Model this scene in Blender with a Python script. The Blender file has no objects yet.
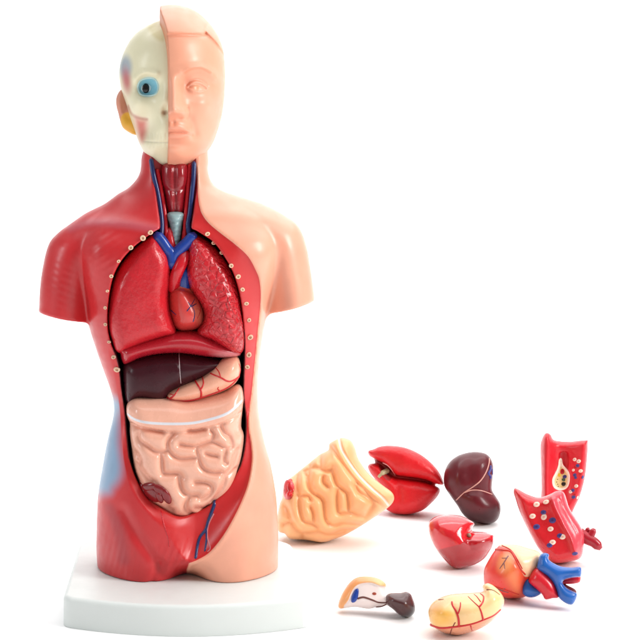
import bpy, math, random
import numpy as np
import openvdb
from mathutils import Vector, Matrix

S = bpy.context.scene
COL = S.collection
CM = 0.01
# ------------------------------------------------------------------ camera (a level camera with a shifted lens)
FOC, U0, V0, CAMD, CAMH = 1289.0, 180.0, 215.0, 58.0, 17.0    # pixels, pixels, pixels, cm, cm
cd = bpy.data.cameras.new('camera'); cam = bpy.data.objects.new('camera', cd); COL.objects.link(cam)
cam.location = (0, -CAMD*CM, CAMH*CM); cam.rotation_euler = (math.radians(90), 0, 0)
cd.sensor_width = 36; cd.lens = FOC/640*36
cd.shift_x = (320-U0)/640; cd.shift_y = -(320-V0)/640
cd.clip_start = 0.02; cd.clip_end = 60
S.camera = cam
# ------------------------------------------------------------------ light: white studio
W = bpy.data.worlds.new('World'); S.world = W; W.use_nodes = True
W.node_tree.nodes['Background'].inputs[0].default_value = (1, 1, 1, 1)
W.node_tree.nodes['Background'].inputs[1].default_value = 0.25
def area(name, loc, target, size, power, col=(1, 1, 1)):
    l = bpy.data.lights.new(name, 'AREA'); l.energy = power; l.color = col; l.shape = 'RECTANGLE'
    l.size, l.size_y = size
    o = bpy.data.objects.new(name, l); COL.objects.link(o); o.location = loc
    o.rotation_euler = (Vector(target)-Vector(loc)).to_track_quat('-Z', 'Y').to_euler()
area('overhead_softbox', (0.4, 0.5, 1.5), (0.3, 0.35, 0), (2.3, 2.3), 34)
area('key_softbox', (0.95, -0.42, 0.62), (0, 0, 0.14), (0.32, 0.5), 10, (1, .985, .96))
area('left_softbox', (-0.85, -0.25, 0.5), (0, 0, 0.15), (0.16, 0.5), 2.2, (.93, .97, 1))
area('backdrop_light', (0.3, 0.5, 1.3), (0.3, 1.6, 0.3), (2.0, 0.4), 12)
S.view_settings.view_transform = 'Standard'; S.view_settings.look = 'None'
S.view_settings.exposure = 0; S.view_settings.gamma = 1
S.cycles.max_bounces = 8; S.cycles.diffuse_bounces = 4

# ================================================================== materials
def lin(c):
    return tuple((x/255/12.92 if x/255 <= .04045 else ((x/255+.055)/1.055)**2.4) for x in c)+(1,)
def paint(name, base, layers=(), rough=.35, spec=.35, coat=.15, bump=None, mottle=.06, mscale=90, sss=0, cr_=.14):
    """glossy painted plastic; layers = (attribute, sRGB, softness cm [, strength]) laid over each other"""
    m = bpy.data.materials.new(name); m.use_nodes = True
    nt = m.node_tree; N = nt.nodes; L = nt.links; p = N['Principled BSDF']
    def node(t, **k):
        n = N.new(t)
        for a, b in k.items(): setattr(n, a, b)
        return n
    tc = node('ShaderNodeTexCoord')
    nz = node('ShaderNodeTexNoise'); nz.inputs['Scale'].default_value = mscale; nz.inputs['Detail'].default_value = 4
    L.new(tc.outputs['Object'], nz.inputs['Vector'])
    cur = node('ShaderNodeRGB'); cur.outputs[0].default_value = lin(base); out = cur.outputs[0]
    for ly in layers:
        at = node('ShaderNodeAttribute', attribute_name=ly[0])
        mr = node('ShaderNodeMapRange'); sf = ly[2]; st = ly[3] if len(ly) > 3 else 1
        mr.interpolation_type = 'SMOOTHSTEP'
        mr.inputs[1].default_value = -sf; mr.inputs[2].default_value = sf; mr.inputs[3].default_value = 0; mr.inputs[4].default_value = st
        L.new(at.outputs['Fac'], mr.inputs[0])
        mx = node('ShaderNodeMix', data_type='RGBA')
        L.new(mr.outputs[0], mx.inputs[0]); L.new(out, mx.inputs[6]); mx.inputs[7].default_value = lin(ly[1])
        out = mx.outputs[2]
    hs = node('ShaderNodeHueSaturation')
    mv = node('ShaderNodeMapRange'); mv.inputs[1].default_value = .3; mv.inputs[2].default_value = .7
    mv.inputs[3].default_value = 1-mottle; mv.inputs[4].default_value = 1+mottle
    L.new(nz.outputs['Fac'], mv.inputs[0]); L.new(mv.outputs[0], hs.inputs['Value']); L.new(out, hs.inputs['Color'])
    L.new(hs.outputs[0], p.inputs['Base Color'])
    n2 = node('ShaderNodeTexNoise'); n2.inputs['Scale'].default_value = 260; n2.inputs['Detail'].default_value = 3
    L.new(tc.outputs['Object'], n2.inputs['Vector'])
    mr = node('ShaderNodeMapRange'); mr.inputs[1].default_value = .3; mr.inputs[2].default_value = .7
    mr.inputs[3].default_value = rough*.8; mr.inputs[4].default_value = min(1, rough*1.25)
    L.new(n2.outputs['Fac'], mr.inputs[0]); L.new(mr.outputs[0], p.inputs['Roughness'])
    p.inputs['Specular IOR Level'].default_value = spec
    p.inputs['Coat Weight'].default_value = coat; p.inputs['Coat Roughness'].default_value = cr_
    if sss:
        p.inputs['Subsurface Weight'].default_value = sss; p.inputs['Subsurface Radius'].default_value = (1, .4, .25)
        p.inputs['Subsurface Scale'].default_value = .003
    b1 = node('ShaderNodeBump'); b1.inputs['Strength'].default_value = .12; b1.inputs['Distance'].default_value = .0006
    L.new(nz.outputs['Fac'], b1.inputs['Height']); nrm = b1.outputs[0]
    if bump:
        kind, scale, dist = bump
        if kind == 'cells':
            v = node('ShaderNodeTexVoronoi', feature='DISTANCE_TO_EDGE'); v.inputs['Scale'].default_value = scale
            wn = node('ShaderNodeTexNoise'); wn.inputs['Scale'].default_value = scale*.6
            ad = node('ShaderNodeMixRGB', blend_type='ADD'); ad.inputs[0].default_value = .0014
            L.new(tc.outputs['Object'], wn.inputs['Vector']); L.new(tc.outputs['Object'], ad.inputs[1]); L.new(wn.outputs['Color'], ad.inputs[2])
            L.new(ad.outputs[0], v.inputs['Vector'])
            r = node('ShaderNodeMapRange'); r.inputs[2].default_value = .22; L.new(v.outputs['Distance'], r.inputs[0])
            r.interpolation_type = 'SMOOTHSTEP'
            src = r.outputs[0]
            if len(layers) and layers[0][0] == 'bumpy':
                at = node('ShaderNodeAttribute', attribute_name='bumpy'); mm = node('ShaderNodeMath', operation='MULTIPLY')
                ml = node('ShaderNodeMapRange'); ml.inputs[1].default_value = -.6; ml.inputs[2].default_value = .6
                ml.inputs[3].default_value = .25
                L.new(at.outputs['Fac'], ml.inputs[0]); L.new(ml.outputs[0], mm.inputs[1]); L.new(src, mm.inputs[0]); src = mm.outputs[0]
        else:
            v = node('ShaderNodeTexNoise'); v.inputs['Scale'].default_value = scale; v.inputs['Detail'].default_value = 3
            L.new(tc.outputs['Object'], v.inputs['Vector']); src = v.outputs['Fac']
        b = node('ShaderNodeBump'); b.inputs['Strength'].default_value = .8; b.inputs['Distance'].default_value = dist
        L.new(src, b.inputs['Height']); L.new(nrm, b.inputs['Normal']); nrm = b.outputs[0]
    L.new(nrm, p.inputs['Normal'])
    return m

# ================================================================== modelling tools (all lengths in cm)
def spline(pts, closed=True, n=6):
    p = np.array(pts, float); N = len(p); out = []
    for i in range(N if closed else N-1):
        a, b, c, d = (p[(i-1) % N], p[i], p[(i+1) % N], p[(i+2) % N]) if closed else \
                     (p[max(i-1, 0)], p[i], p[i+1], p[min(i+2, N-1)])
        for k in range(n):
            t = k/n
            out.append(.5*((2*b)+(c-a)*t+(2*a-5*b+4*c-d)*t*t+(3*b-a-3*c+d)*t**3))
    if not closed: out.append(p[-1])
    return np.array(out)
def seg_dist(X, Z, pts, closed):
    """unsigned distance and inside flag of points to a polyline"""
    best = np.full(X.shape, 1e9, np.float32); ins = np.zeros(X.shape, bool)
    M = len(pts)
    for i in range(M if closed else M-1):
        ax, az = pts[i]; bx, bz = pts[(i+1) % M]; dx, dz = bx-ax, bz-az
        L2 = dx*dx+dz*dz+1e-12
        t = np.clip(((X-ax)*dx+(Z-az)*dz)/L2, 0, 1)
        d = (X-ax-t*dx)**2+(Z-az-t*dz)**2
        np.minimum(best, d, out=best)
        if closed:
            c = ((az > Z) != (bz > Z))
            ins ^= c & (X < (bx-ax)*(Z-az)/(dz if abs(dz) > 1e-12 else 1e-12)+ax)
    return np.sqrt(best), ins
def poly_sdf(X, Z, pts):                                           # positive inside
    d, i = seg_dist(X, Z, pts, True)
    return np.where(i, d, -d).astype(np.float32)
def blur(A, s):
    r = max(1, int(3*s)); k = np.exp(-.5*(np.arange(-r, r+1)/s)**2); k /= k.sum()
    P = np.pad(A, ((r, r), (0, 0)), mode='edge'); B = sum(k[i]*P[i:i+A.shape[0]] for i in range(2*r+1))
    P = np.pad(B, ((0, 0), (r, r)), mode='edge'); return sum(k[i]*P[:, i:i+A.shape[1]] for i in range(2*r+1)).astype(np.float32)
def smin(a, b, k):
    h = np.clip(.5+.5*(b-a)/k, 0, 1); return b*(1-h)+a*h-k*h*(1-h)
def smax(a, b, k): return -smin(-a, -b, k)
def sstep(x, a, b):
    t = np.clip((x-a)/(b-a), 0, 1); return t*t*(3-2*t)

class Frame:
    """turns measurements taken on the photograph into cm on a model plane"""
    def __init__(s, yref=0.0): s.D = CAMD+yref; s.k = s.D/FOC; s.loose = False
    def __call__(s, pts):
        p = np.array(pts, float); return np.stack([(p[..., 0]-U0)*s.k, CAMH-(p[..., 1]-V0)*s.k], -1)
    def inv(s, X, Z): return X/s.k+U0, V0-(Z-CAMH)/s.k
class Loose:
    """frame of an organ lying on the floor, turned to face the middle of the group"""
    def __init__(s, cu, cv, vbot, dist=None):
        D = dist or CAMH*FOC/(vbot-V0)
        s.C = np.array([(cu-U0)*D/FOC, D, -(cv-V0)*D/FOC])          # from the camera
        d = s.C/np.linalg.norm(s.C); r = np.cross(d, [0, 0, 1]); r /= np.linalg.norm(r); u = np.cross(r, d)
        s.r, s.u, s.d = r, u, d; s.loc = Vector((s.C[0]*CM, (s.C[1]-CAMD)*CM, (s.C[2]+CAMH)*CM))
        s.rot = Matrix((r, d, u)).transposed(); s.k = np.linalg.norm(s.C)/FOC; s.loose = True
    def __call__(s, pts):
        p = np.array(pts, float); v = np.stack([(p[..., 0]-U0)/FOC, np.ones(p.shape[:-1]), -(p[..., 1]-V0)/FOC], -1)
        t = (s.C@s.d)/(v@s.d); q = v*t[..., None]-s.C
        return np.stack([q@s.r, q@s.u], -1)
def zoom(x0, y0, sc, pts): return [(x0+x/sc, y0+y/sc) for x, y in pts]

class Solid:
    """a rounded solid whose outline was measured in a frame: a grid of x, y, z with a signed field"""
    def __init__(s, fr, outline, T, R, h=.04, yc=0, pad=.3, ext=None, ydepth=None, blur_cm=.2, sub=5, grow=0):
        s.fr, s.h, s.yc = fr, h, yc
        s.pts = spline(fr(outline), True, sub)
        lo, hi = s.pts.min(0)-pad, s.pts.max(0)+pad
        if ext is not None: lo = np.minimum(lo, ext[0]); hi = np.maximum(hi, ext[1])
        s.xs = np.arange(lo[0], hi[0], h, dtype=np.float32); s.zs = np.arange(lo[1], hi[1], h, dtype=np.float32)
        Tm = np.max(T)
        yd = ydepth or Tm*1.1+.5; s.ys = np.arange(yc-yd, yc+yd+h, h, dtype=np.float32)
        s.X, s.Z = np.meshgrid(s.xs, s.zs, indexing='ij')
        s.T = T; s.R = R; s.B = np.zeros_like(s.X)
        s.d2 = poly_sdf(s.X, s.Z, s.pts)+grow; s.bl = blur_cm
        s.F = None
    def H(s, d2, T, R, bl):
        q = np.clip(d2/R, None, 1)
        Hh = np.where(q > 0, 1-(1-q)**2, 2*q)
        if bl:
            Hb = blur(Hh, bl/s.h); w = sstep(d2, .1*bl, 2.5*bl); Hh = Hh*(1-w)+Hb*w
        return (T*T*Hh).astype(np.float32)
    def field(s, d2=None, T=None, R=None, bl=None, B=None, yc=None, backT=1.0):
        d2 = s.d2 if d2 is None else d2; T = s.T if T is None else T; R = s.R if R is None else R
        bl = s.bl if bl is None else bl; B = s.B if B is None else B; yc = s.yc if yc is None else yc
        Hh = s.H(d2, T, R, bl)
        gx, gz = np.gradient(Hh, s.h); g2 = gx*gx+gz*gz
        y = s.ys[None, :, None]-yc
        w = np.clip(-y/.25+.5, 0, 1)
        y = y-B[:, None, :]*w
        y = np.where(y > 0, y/backT, y)
        F = y*y-Hh[:, None, :]
        return (F/np.sqrt(4*y*y+g2[:, None, :]+.02)).astype(np.float32)
    def dline(s, pts, smooth=True, n=4):
        p = s.fr(pts); p = spline(p, False, n) if smooth and len(p) > 2 else p
        return seg_dist(s.X, s.Z, p, False)[0]
    def dpoly(s, pts, n=4): return poly_sdf(s.X, s.Z, spline(s.fr(pts), True, n))
    def ell(s, c, r, ang=0):
        """approximate signed distance to an ellipse, centre and radii in photo pixels"""
        c = s.fr(c); a = math.radians(ang); rx, rz = r[0]*s.fr.k, r[1]*s.fr.k
        x = s.X-c[0]; z = s.Z-c[1]; x, z = x*math.cos(a)+z*math.sin(a), -x*math.sin(a)+z*math.cos(a)
        q = np.sqrt((x/rx)**2+(z/rz)**2); return ((1-q)*min(rx, rz)).astype(np.float32)
    def gauss(s, c, r, ang=0):
        c = s.fr(c); a = math.radians(ang); x = s.X-c[0]; z = s.Z-c[1]
        x, z = x*math.cos(a)+z*math.sin(a), -x*math.sin(a)+z*math.cos(a)
        return np.exp(-(x/(r[0]*s.fr.k))**2-(z/(r[1]*s.fr.k))**2).astype(np.float32)
    def pillow(s, lines, w, depth, soft=.02):
        """creases along lines with round swellings between them (folds of the gut)"""
        d = np.full_like(s.X, 9)
        for l in lines: d = np.minimum(d, s.dline(l))
        w *= s.fr.k; M = np.minimum(d, w); r = int(w/s.h)
        for _ in range(r):                                         # local half width of each fold
            P = np.pad(M, 1, mode='edge'); M = np.maximum.reduce([P[1:-1, 1:-1], P[:-2, 1:-1], P[2:, 1:-1], P[1:-1, :-2], P[1:-1, 2:]])
        M = np.clip(blur(M, r*.6), w*.35, w)
        q = np.clip(np.sqrt(d*d+soft*soft)/M, 0, 1)
        s.B += blur((depth*np.sqrt(M/w)*(1-np.sqrt(1-(1-q)**2))).astype(np.float32), .9); return d
    def groove(s, line, w, depth): s.B += depth*np.exp(-(s.dline(line)/(w*s.fr.k))**2)
    def sample(s, A, x, z):
        i = np.clip((x-s.xs[0])/s.h, 0, len(s.xs)-1.001); k = np.clip((z-s.zs[0])/s.h, 0, len(s.zs)-1.001)
        i0, k0 = i.astype(int), k.astype(int); a, b = i-i0, k-k0
        return A[i0, k0]*(1-a)*(1-b)+A[i0+1, k0]*a*(1-b)+A[i0, k0+1]*(1-a)*b+A[i0+1, k0+1]*a*b
    def front(s):
        """y of the first surface met from the front"""
        inside = s.F < 0; j = inside.argmax(1); has = inside.any(1); j1 = np.clip(j, 1, None)
        I, K = np.meshgrid(np.arange(len(s.xs)), np.arange(len(s.zs)), indexing='ij')
        f0, f1 = s.F[I, j1-1, K], s.F[I, j1, K]
        t = np.clip(f0/(f0-f1+1e-9), 0, 1); y = s.ys[j1-1]+t*s.h
        s.fy = np.where(has, y, np.nan)
        m = ~has; s.fy = np.where(m, s.yc, y).astype(np.float32); return s.fy
    def mesh(s):
        for a in (0, -1):
            s.F[a] = np.maximum(s.F[a], s.h); s.F[:, a] = np.maximum(s.F[:, a], s.h); s.F[:, :, a] = np.maximum(s.F[:, :, a], s.h)
        g = openvdb.FloatGrid(1.0); g.copyFromArray(np.ascontiguousarray(s.F))
        p, t, q = g.convertToPolygons(isovalue=0.0, adaptivity=0.0)
        n = len(p); e = np.concatenate([q[:, [0, 1]], q[:, [1, 2]], q[:, [2, 3]], q[:, [3, 0]]]); deg = np.bincount(e.ravel(), minlength=n).astype(np.float32)[:, None]
        for lam in (.5, .5, .5):                                   # relax the net a little: no pits left by the voxels
            acc = np.stack([np.bincount(e[:, 0], p[e[:, 1], i], n)+np.bincount(e[:, 1], p[e[:, 0], i], n) for i in range(3)], 1)
            p = p+lam*(acc/deg-p)
        s.v = p*s.h+np.array([s.xs[0], s.ys[0], s.zs[0]]); s.q = q[:, ::-1]
        return s.v, s.q

def link_mesh(name, v, q, mat, parent=None, attrs=None, smooth=True):
    me = bpy.data.meshes.new(name); v = np.asarray(v, np.float32)*CM; q = np.asarray(q, np.int32)
    n = q.shape[1]
    me.vertices.add(len(v)); me.vertices.foreach_set('co', v.ravel())
    me.loops.add(q.size); me.loops.foreach_set('vertex_index', q.ravel())
    me.polygons.add(len(q)); me.polygons.foreach_set('loop_start', np.arange(0, q.size, n, dtype=np.int32))
    me.polygons.foreach_set('use_smooth', np.full(len(q), smooth))
    me.update(calc_edges=True)
    for k, a in (attrs or {}).items():
        at = me.attributes.new(k, 'FLOAT', 'POINT'); at.data.foreach_set('value', np.asarray(a, np.float32))
    me.materials.append(mat)
    o = bpy.data.objects.new(name, me); COL.objects.link(o); o.parent = parent
    return o
def subset(v, q, attrs, keep):
    q = q[keep]; u, inv = np.unique(q, return_inverse=True)
    return v[u], inv.reshape(q.shape), {k: a[u] for k, a in attrs.items()}
def tube(paths, n=10):
    """paths: list of (points cm (N,3), radii) -> one mesh of round tubes with closed ends"""
    V, Q = [], []
    for pts, rad in paths:
        pts = np.array(pts, float); rad = np.broadcast_to(rad, len(pts)).astype(float)
        tg = np.gradient(pts, axis=0); tg /= np.linalg.norm(tg, axis=1)[:, None]+1e-9
        up = np.array([.13, -.97, .2]); a = np.cross(tg, up); a /= np.linalg.norm(a, axis=1)[:, None]+1e-9; b = np.cross(a, tg)
        # rounded ends
        P = [pts[0]-tg[0]*rad[0]*.8]+list(pts)+[pts[-1]+tg[-1]*rad[-1]*.8]
        Rr = [rad[0]*.45]+list(rad)+[rad[-1]*.45]; A = [a[0]]+list(a)+[a[-1]]; Bb = [b[0]]+list(b)+[b[-1]]
        base = sum(len(x) for x in V); ring = []
        for p, r, aa, bb in zip(P, Rr, A, Bb):
            th = np.arange(n)/n*2*math.pi
            ring.append(p+r*(np.cos(th)[:, None]*aa+np.sin(th)[:, None]*bb))
        V += ring; m = len(ring)
        for i in range(m-1):
            for k in range(n):
                Q.append((base+i*n+k, base+i*n+(k+1) % n, base+(i+1)*n+(k+1) % n, base+(i+1)*n+k))
        c0 = sum(len(x) for x in V); V.append(np.array([P[0], P[-1]]))
        for k in range(n):
            Q.append((base+(k+1) % n, base+k, c0, c0)); Q.append((base+(m-1)*n+k, base+(m-1)*n+(k+1) % n, c0+1, c0+1))
    V = np.concatenate(V); return V, Q
def tube_obj(name, paths, mat, parent, n=10):
    V, Q = tube(paths, n); me = bpy.data.meshes.new(name)
    Q = [tuple(dict.fromkeys(q)) for q in Q]
    me.from_pydata([tuple(x*CM) for x in V], [], Q); me.polygons.foreach_set('use_smooth', [True]*len(me.polygons))
    me.materials.append(mat); me.update()
    o = bpy.data.objects.new(name, me); COL.objects.link(o); o.parent = parent; return o
def on_front(s, line, r, sink=.35, taper=.5, n=5, fr=None):
    """a vein drawn on a solid's front: path in photo pixels -> 3-D points lying on the surface"""
    p = (fr or s.fr)(line); p = spline(p, False, n) if len(p) > 2 else np.linspace(p[0], p[-1], 6)
    y = s.sample(s.fy, p[:, 0], p[:, 1]); rr = np.linspace(r, r*taper, len(p))
    return np.stack([p[:, 0], y+rr*sink, p[:, 1]], 1), rr
def blob(name, c, r, mat, parent, rot=None, n=16):
    V, Q = [], []
    for i in range(n//2+1):
        for k in range(n):
            t, f = math.pi*i/(n//2), 2*math.pi*k/n
            V.append((r[0]*math.sin(t)*math.cos(f), r[1]*math.sin(t)*math.sin(f), r[2]*math.cos(t)))
    for i in range(n//2):
        for k in range(n): Q.append((i*n+k, i*n+(k+1) % n, (i+1)*n+(k+1) % n, (i+1)*n+k))
    V = np.array(V); core = .42-np.sqrt((V[:, 0]/r[0])**2+(V[:, 2]/r[2])**2)
    if rot is not None: V = V@np.array(rot).T
    return link_mesh(name, V+np.array(c), np.array(Q)[:, ::-1], mat, parent, dict(core=core))
def empty(name, loc=(0, 0, 0), label=None, cat=None, group=None):
    o = bpy.data.objects.new(name, None); COL.objects.link(o); o.location = loc; o.empty_display_size = .01
    if label: o['label'] = label
    if cat: o['category'] = cat
    if group: o['group'] = group
    return o
exec_parts = []

# ================================================================== setting: white sweep of paper
def sweep():
    m = bpy.data.materials.new('white_paper'); m.use_nodes = True; p = m.node_tree.nodes['Principled BSDF']
    nz = m.node_tree.nodes.new('ShaderNodeTexNoise'); nz.inputs['Scale'].default_value = 14
    cr = m.node_tree.nodes.new('ShaderNodeMapRange'); cr.inputs[3].default_value = .93; cr.inputs[4].default_value = .95
    cb = m.node_tree.nodes.new('ShaderNodeCombineColor')
    m.node_tree.links.new(nz.outputs['Fac'], cr.inputs[0])
    for i in range(3): m.node_tree.links.new(cr.outputs[0], cb.inputs[i])
    m.node_tree.links.new(cb.outputs[0], p.inputs['Base Color'])
    p.inputs['Roughness'].default_value = .9; p.inputs['Specular IOR Level'].default_value = .1
    prof = [(-260, 0), (-90, 0), (60, 0), (100, 0)]+[(100+45*math.sin(a), 45-45*math.cos(a)) for a in np.linspace(0, math.pi/2, 14)[1:]]+[(145, 170), (145, 420)]
    xs = np.linspace(-500, 540, 14); V = [(x, y, z) for y, z in prof for x in xs]; n = len(xs)
    Q = [(i*n+k, i*n+k+1, (i+1)*n+k+1, (i+1)*n+k) for i in range(len(prof)-1) for k in range(n-1)]
    o = link_mesh('ground', V, Q, m); o['kind'] = 'structure'
sweep()

# ================================================================== the torso model
torso = empty('anatomical_torso', (0, 0, 0), 'opened human torso model, half red muscle, half pale skin, on a white plinth', 'anatomy model')
F0, FF = Frame(0), Frame(-2.3)
BZ = 1.25                                                            # top of the plinth
def body():
    trunk = [(158, 128), (148, 140), (142, 155), (141, 165), (140, 172), (136, 180), (128, 188), (118, 194), (105, 203.5), (92, 210.5), (80, 218), (70, 230), (71, 248),
             (78, 275), (84, 300), (88, 322), (96, 348), (103, 368), (109.5, 386), (113.5, 402), (113.3, 416), (108, 438), (103, 464),
             (98.5, 491), (97, 515), (96.5, 545), (98, 575), (100, 610), (275, 610), (276, 575), (276.5, 535), (275.5, 510), (274, 492), (269, 464),
             (263, 442), (257.5, 415), (256, 395), (256.5, 375), (259, 350), (262, 330), (266, 311), (272, 290), (280, 260), (284, 240),
             (280, 220), (264, 207.5), (247, 200.5), (225, 193.5), (214, 187), (209, 180), (206.5, 170), (207, 160), (205, 145), (198, 128)]
    s = Solid(F0, trunk, 3.0, 2.9, h=.05, ext=((-6.6, BZ-.2), (6.6, 20.6)), ydepth=3.7, blur_cm=.3, sub=5)
    U, V = F0.inv(s.X, s.Z)
    T = np.interp(V, [130, 165, 185, 210, 250, 310, 400, 470, 560, 600], [1.55, 1.6, 1.75, 2.2, 2.85, 3.0, 2.5, 2.75, 2.95, 2.9])
    T = T-.5*sstep(np.abs(U-178), 55, 100)*sstep(V, 260, 200)
    R = np.interp(V, [150, 180, 215, 300, 400, 560], [1.45, 1.7, 2.7, 2.9, 2.9, 3.1])
    T, R = blur(T.astype(np.float32), 6), blur(R.astype(np.float32), 6)
    B = s.B
    g = lambda c, r, a=0: s.gauss(c, r, a)
    # relief of the front
    B += 2.2*np.exp(-(s.dline([(188, 556), (188, 660)])/.8)**2)*sstep(V, 540, 582)
    B += .10*np.exp(-(s.dline([(126, 500), (140, 522), (155, 543), (163, 560)])/.22)**2)
    B += .13*np.exp(-(s.dline([(160, 548), (150, 575), (148, 600)])/.2)**2)
    B += -.10*g((133, 535), (16, 34))-.12*g((238, 535), (22, 45))
    B += .10*np.exp(-(s.dline([(255, 505), (243, 528), (222, 548)])/.5)**2)
    B += -.10*np.exp(-(s.dline([(200, 214), (228, 214), (262, 219), (285, 226)])/.3)**2)      # collar bones
    B += -.09*np.exp(-(s.dline([(156, 229), (128, 224), (95, 222), (72, 228)])/.28)**2)
    B += .10*g((268, 232), (16, 9), -20)+.10*g((92, 238), (16, 8), 15)
    B += -.14*g((262, 262), (12, 26))-.12*g((97, 262), (10, 28), -15)
    B += .018*np.sin((U*.9+V*.35))*g((176, 545), (18, 18))+.009*np.sin(U*1.1+V*.25)*g((120, 548), (16, 34))
    B += .008*np.sin((V*.9-U*.45))*g((70, 275), (26, 30))+.009*np.sin(V*.8+U*.5)*g((110, 250), (16, 26))
    B += .008*np.sin(V*.8+U*.25)*g((104, 350), (9, 40))
    # bowl of the pelvis and slanting chest band inside the skin edge
    rim = [(197, 166), (198, 190), (199.5, 205), (203, 215), (210, 224), (222, 234), (235, 244), (248, 256), (256, 270), (260, 280), (262, 295), (261.5, 312), (260, 330),
           (258, 355), (256, 375), (253.5, 398), (251, 415), (250, 431), (252.5, 448), (253, 464), (249, 484), (242, 501), (231, 521),
           (219.7, 538), (208, 551), (196, 558), (186, 558)]
    cavity = [(151, 234), (160, 229), (176, 228), (192, 229), (204, 235.5), (214, 242.5), (223.7, 255.5), (232.5, 271), (238.5, 289), (242.4, 309.5), (244.4, 330), (245.3, 350), (245, 368), (244.5, 385), (244.5, 400),
              (247, 425), (245, 452), (238, 475), (226, 492), (212, 506), (198, 514), (180, 518), (164, 511), (150, 502), (138, 486), (130, 466), (126.5, 440), (124, 415), (121, 393),
              (119, 372), (116, 358), (110.5, 345), (107.5, 331), (107, 315), (109, 295), (113, 277), (119.5, 263.5), (128.5, 252), (138.5, 243)]
    front = Frame(-2.5)
    P2 = lambda pts: spline(front(pts), True, 4)
    left_rim = [(178, 548), (166, 530), (150, 512), (135, 494), (126, 474), (121.5, 450), (119.5, 425), (116, 395), (112, 370), (108, 352), (118, 340), (150, 260), (176, 200)]
    bowl = poly_sdf(s.X, s.Z, P2(rim+left_rim))
    cav = poly_sdf(s.X, s.Z, P2(cavity))
    skinp = poly_sdf(s.X, s.Z, spline(front([(201, 60), (196, 100)]+[(196, 150)]+rim[:-1]+[(190, 559), (186.5, 566), (186, 590), (186, 640)]), False, 4)[:0] if 0 else
                     np.concatenate([front([(196, 60), (196, 150)]), spline(front(rim[:-1]), False, 4), front([(189, 561), (187, 570), (186.5, 700), (420, 700), (420, 60)])]))
    low = sstep(V, 425, 500); bowl_w = 1-sstep(V, 490, 515)*(1-sstep(U, 160, 205))
    B += bowl_w*(.16+.62*low)*(1-np.exp(-np.clip(bowl, 0, 9)/(.30+.25*low)))*(bowl > 0)
    B += -.09*np.exp(-((skinp-.06)/.10)**2)*sstep(V, 395, 440)*(1-sstep(V, 556, 566))
    F = s.field(T=T, R=R)
    # arms, cut flat across
    def arm(pts, cut, T, R):
        d = poly_sdf(s.X, s.Z, spline(F0(pts), True, 5)); f = s.field(d2=d, T=T, R=R, bl=.2, B=np.zeros_like(B)+.007*np.sin(V*.9-U*.35)*g((62, 275), (14, 30)))
        a, b = F0(cut); n = np.array([b[1]-a[1], -(b[0]-a[0])]); n /= np.linalg.norm(n)
        if n[1] > 0: n = -n                                        # pointing down
        dd = (s.X-a[0])*n[0]+(s.Z-a[1])*n[1]
        return smax(f, dd[:, None, :]+0*f, .09)
    F = smin(F, arm([(106, 212), (92, 212.5), (80, 219), (68, 225.5), (58, 233), (50, 242), (45.5, 255), (42.5, 270), (40.5, 285), (39.5, 305), (39.5, 345), (92, 345), (93, 315), (96, 290), (104, 250)],
                    [(42, 312.5), (86, 321)], 1.75, 1.7), .22)
    F = smin(F, arm([(240, 210), (252, 206.5), (268, 210), (285, 217.5), (297, 227), (304.5, 245), (309, 270), (313, 300), (315, 335), (268, 335), (268, 300), (256, 250)],
                    [(270, 311), (313, 299)], 1.7, 1.7), .3)
    y = s.ys[None, :, None]
    Tz = T[:, None, :]
    # skin stands a little proud of the muscle; behind, the change lies on the middle line
    back = (s.X-.55)
    sk3 = np.where(y < .3, skinp[:, None, :], back[:, None, :]).astype(np.float32)
    F -= .07*sstep(sk3, -.02, .05)
    # main cavity and the hollow of the neck
    F = smax(F, np.minimum(cav[:, None, :]+0*y, -(y-.9)), .07)
    neckp = poly_sdf(s.X, s.Z, P2([(150, 150), (172, 148), (197, 150), (197, 170), (195, 200), (191, 228), (189, 246), (163, 246), (160, 222), (156, 195)]))
    F = smax(F, np.minimum(neckp[:, None, :]+0*y, -(y+1.0-.15*np.cos((U[:, None, :]-175)*.12))), .08)
    F = np.maximum(F, (BZ+.003-s.Z)[:, None, :])
    s.F = F.astype(np.float32); s.front()
    v, q = s.mesh()
    sm = lambda A: s.sample(A, v[:, 0], v[:, 2]).astype(np.float32)
    vy = v[:, 1]
    skin = np.where(vy < .3, sm(skinp), sm(back)).astype(np.float32)
    cavv = sm(cav); bw = sm(bowl)
    cav_shade = np.minimum(cavv+.05, vy-(sm(s.fy*0)-1.9)); cav_shade = np.where(vy > 1.3, -1, cav_shade)  # cavity walls painted dark: shade of the gaps put into the colour
    uu, vv = F0.inv(v[:, 0], v[:, 2])
    dl = lambda pts: sm(s.dline(pts))
    frontm = np.where(vy < .4, 0, -5)
    blue = sm(poly_sdf(s.X, s.Z, spline(front([(60, 412), (117, 404), (118, 425), (118, 448), (121, 470), (119, 482), (112, 492), (104, 500), (60, 508)]), True, 4)))
    fascia = .17-dl([(156, 229), (128, 224), (95, 222), (72, 228)])
    fascia2 = .25-dl([(112, 500), (122, 520), (126, 545)])
    neckm = sm(neckp)+.03+np.where(vy < 0.0, 0, -5)
    cutedge = np.minimum(bw, -skin)+np.where(vy < .3, 0, -5)
    rib = .05-np.abs(skin-.04)+np.where(vy < .3, 0, -5)
    rib = np.where((vv < 210), -1, rib)
    A = dict(skin=skin, cav_shade=cav_shade, blue=blue, fascia=fascia+frontm, fascia2=fascia2+frontm, neckm=neckm, band=cutedge, rimline=rib,
             axil=.3-dl([(82, 290), (84, 318)])+frontm)
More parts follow.
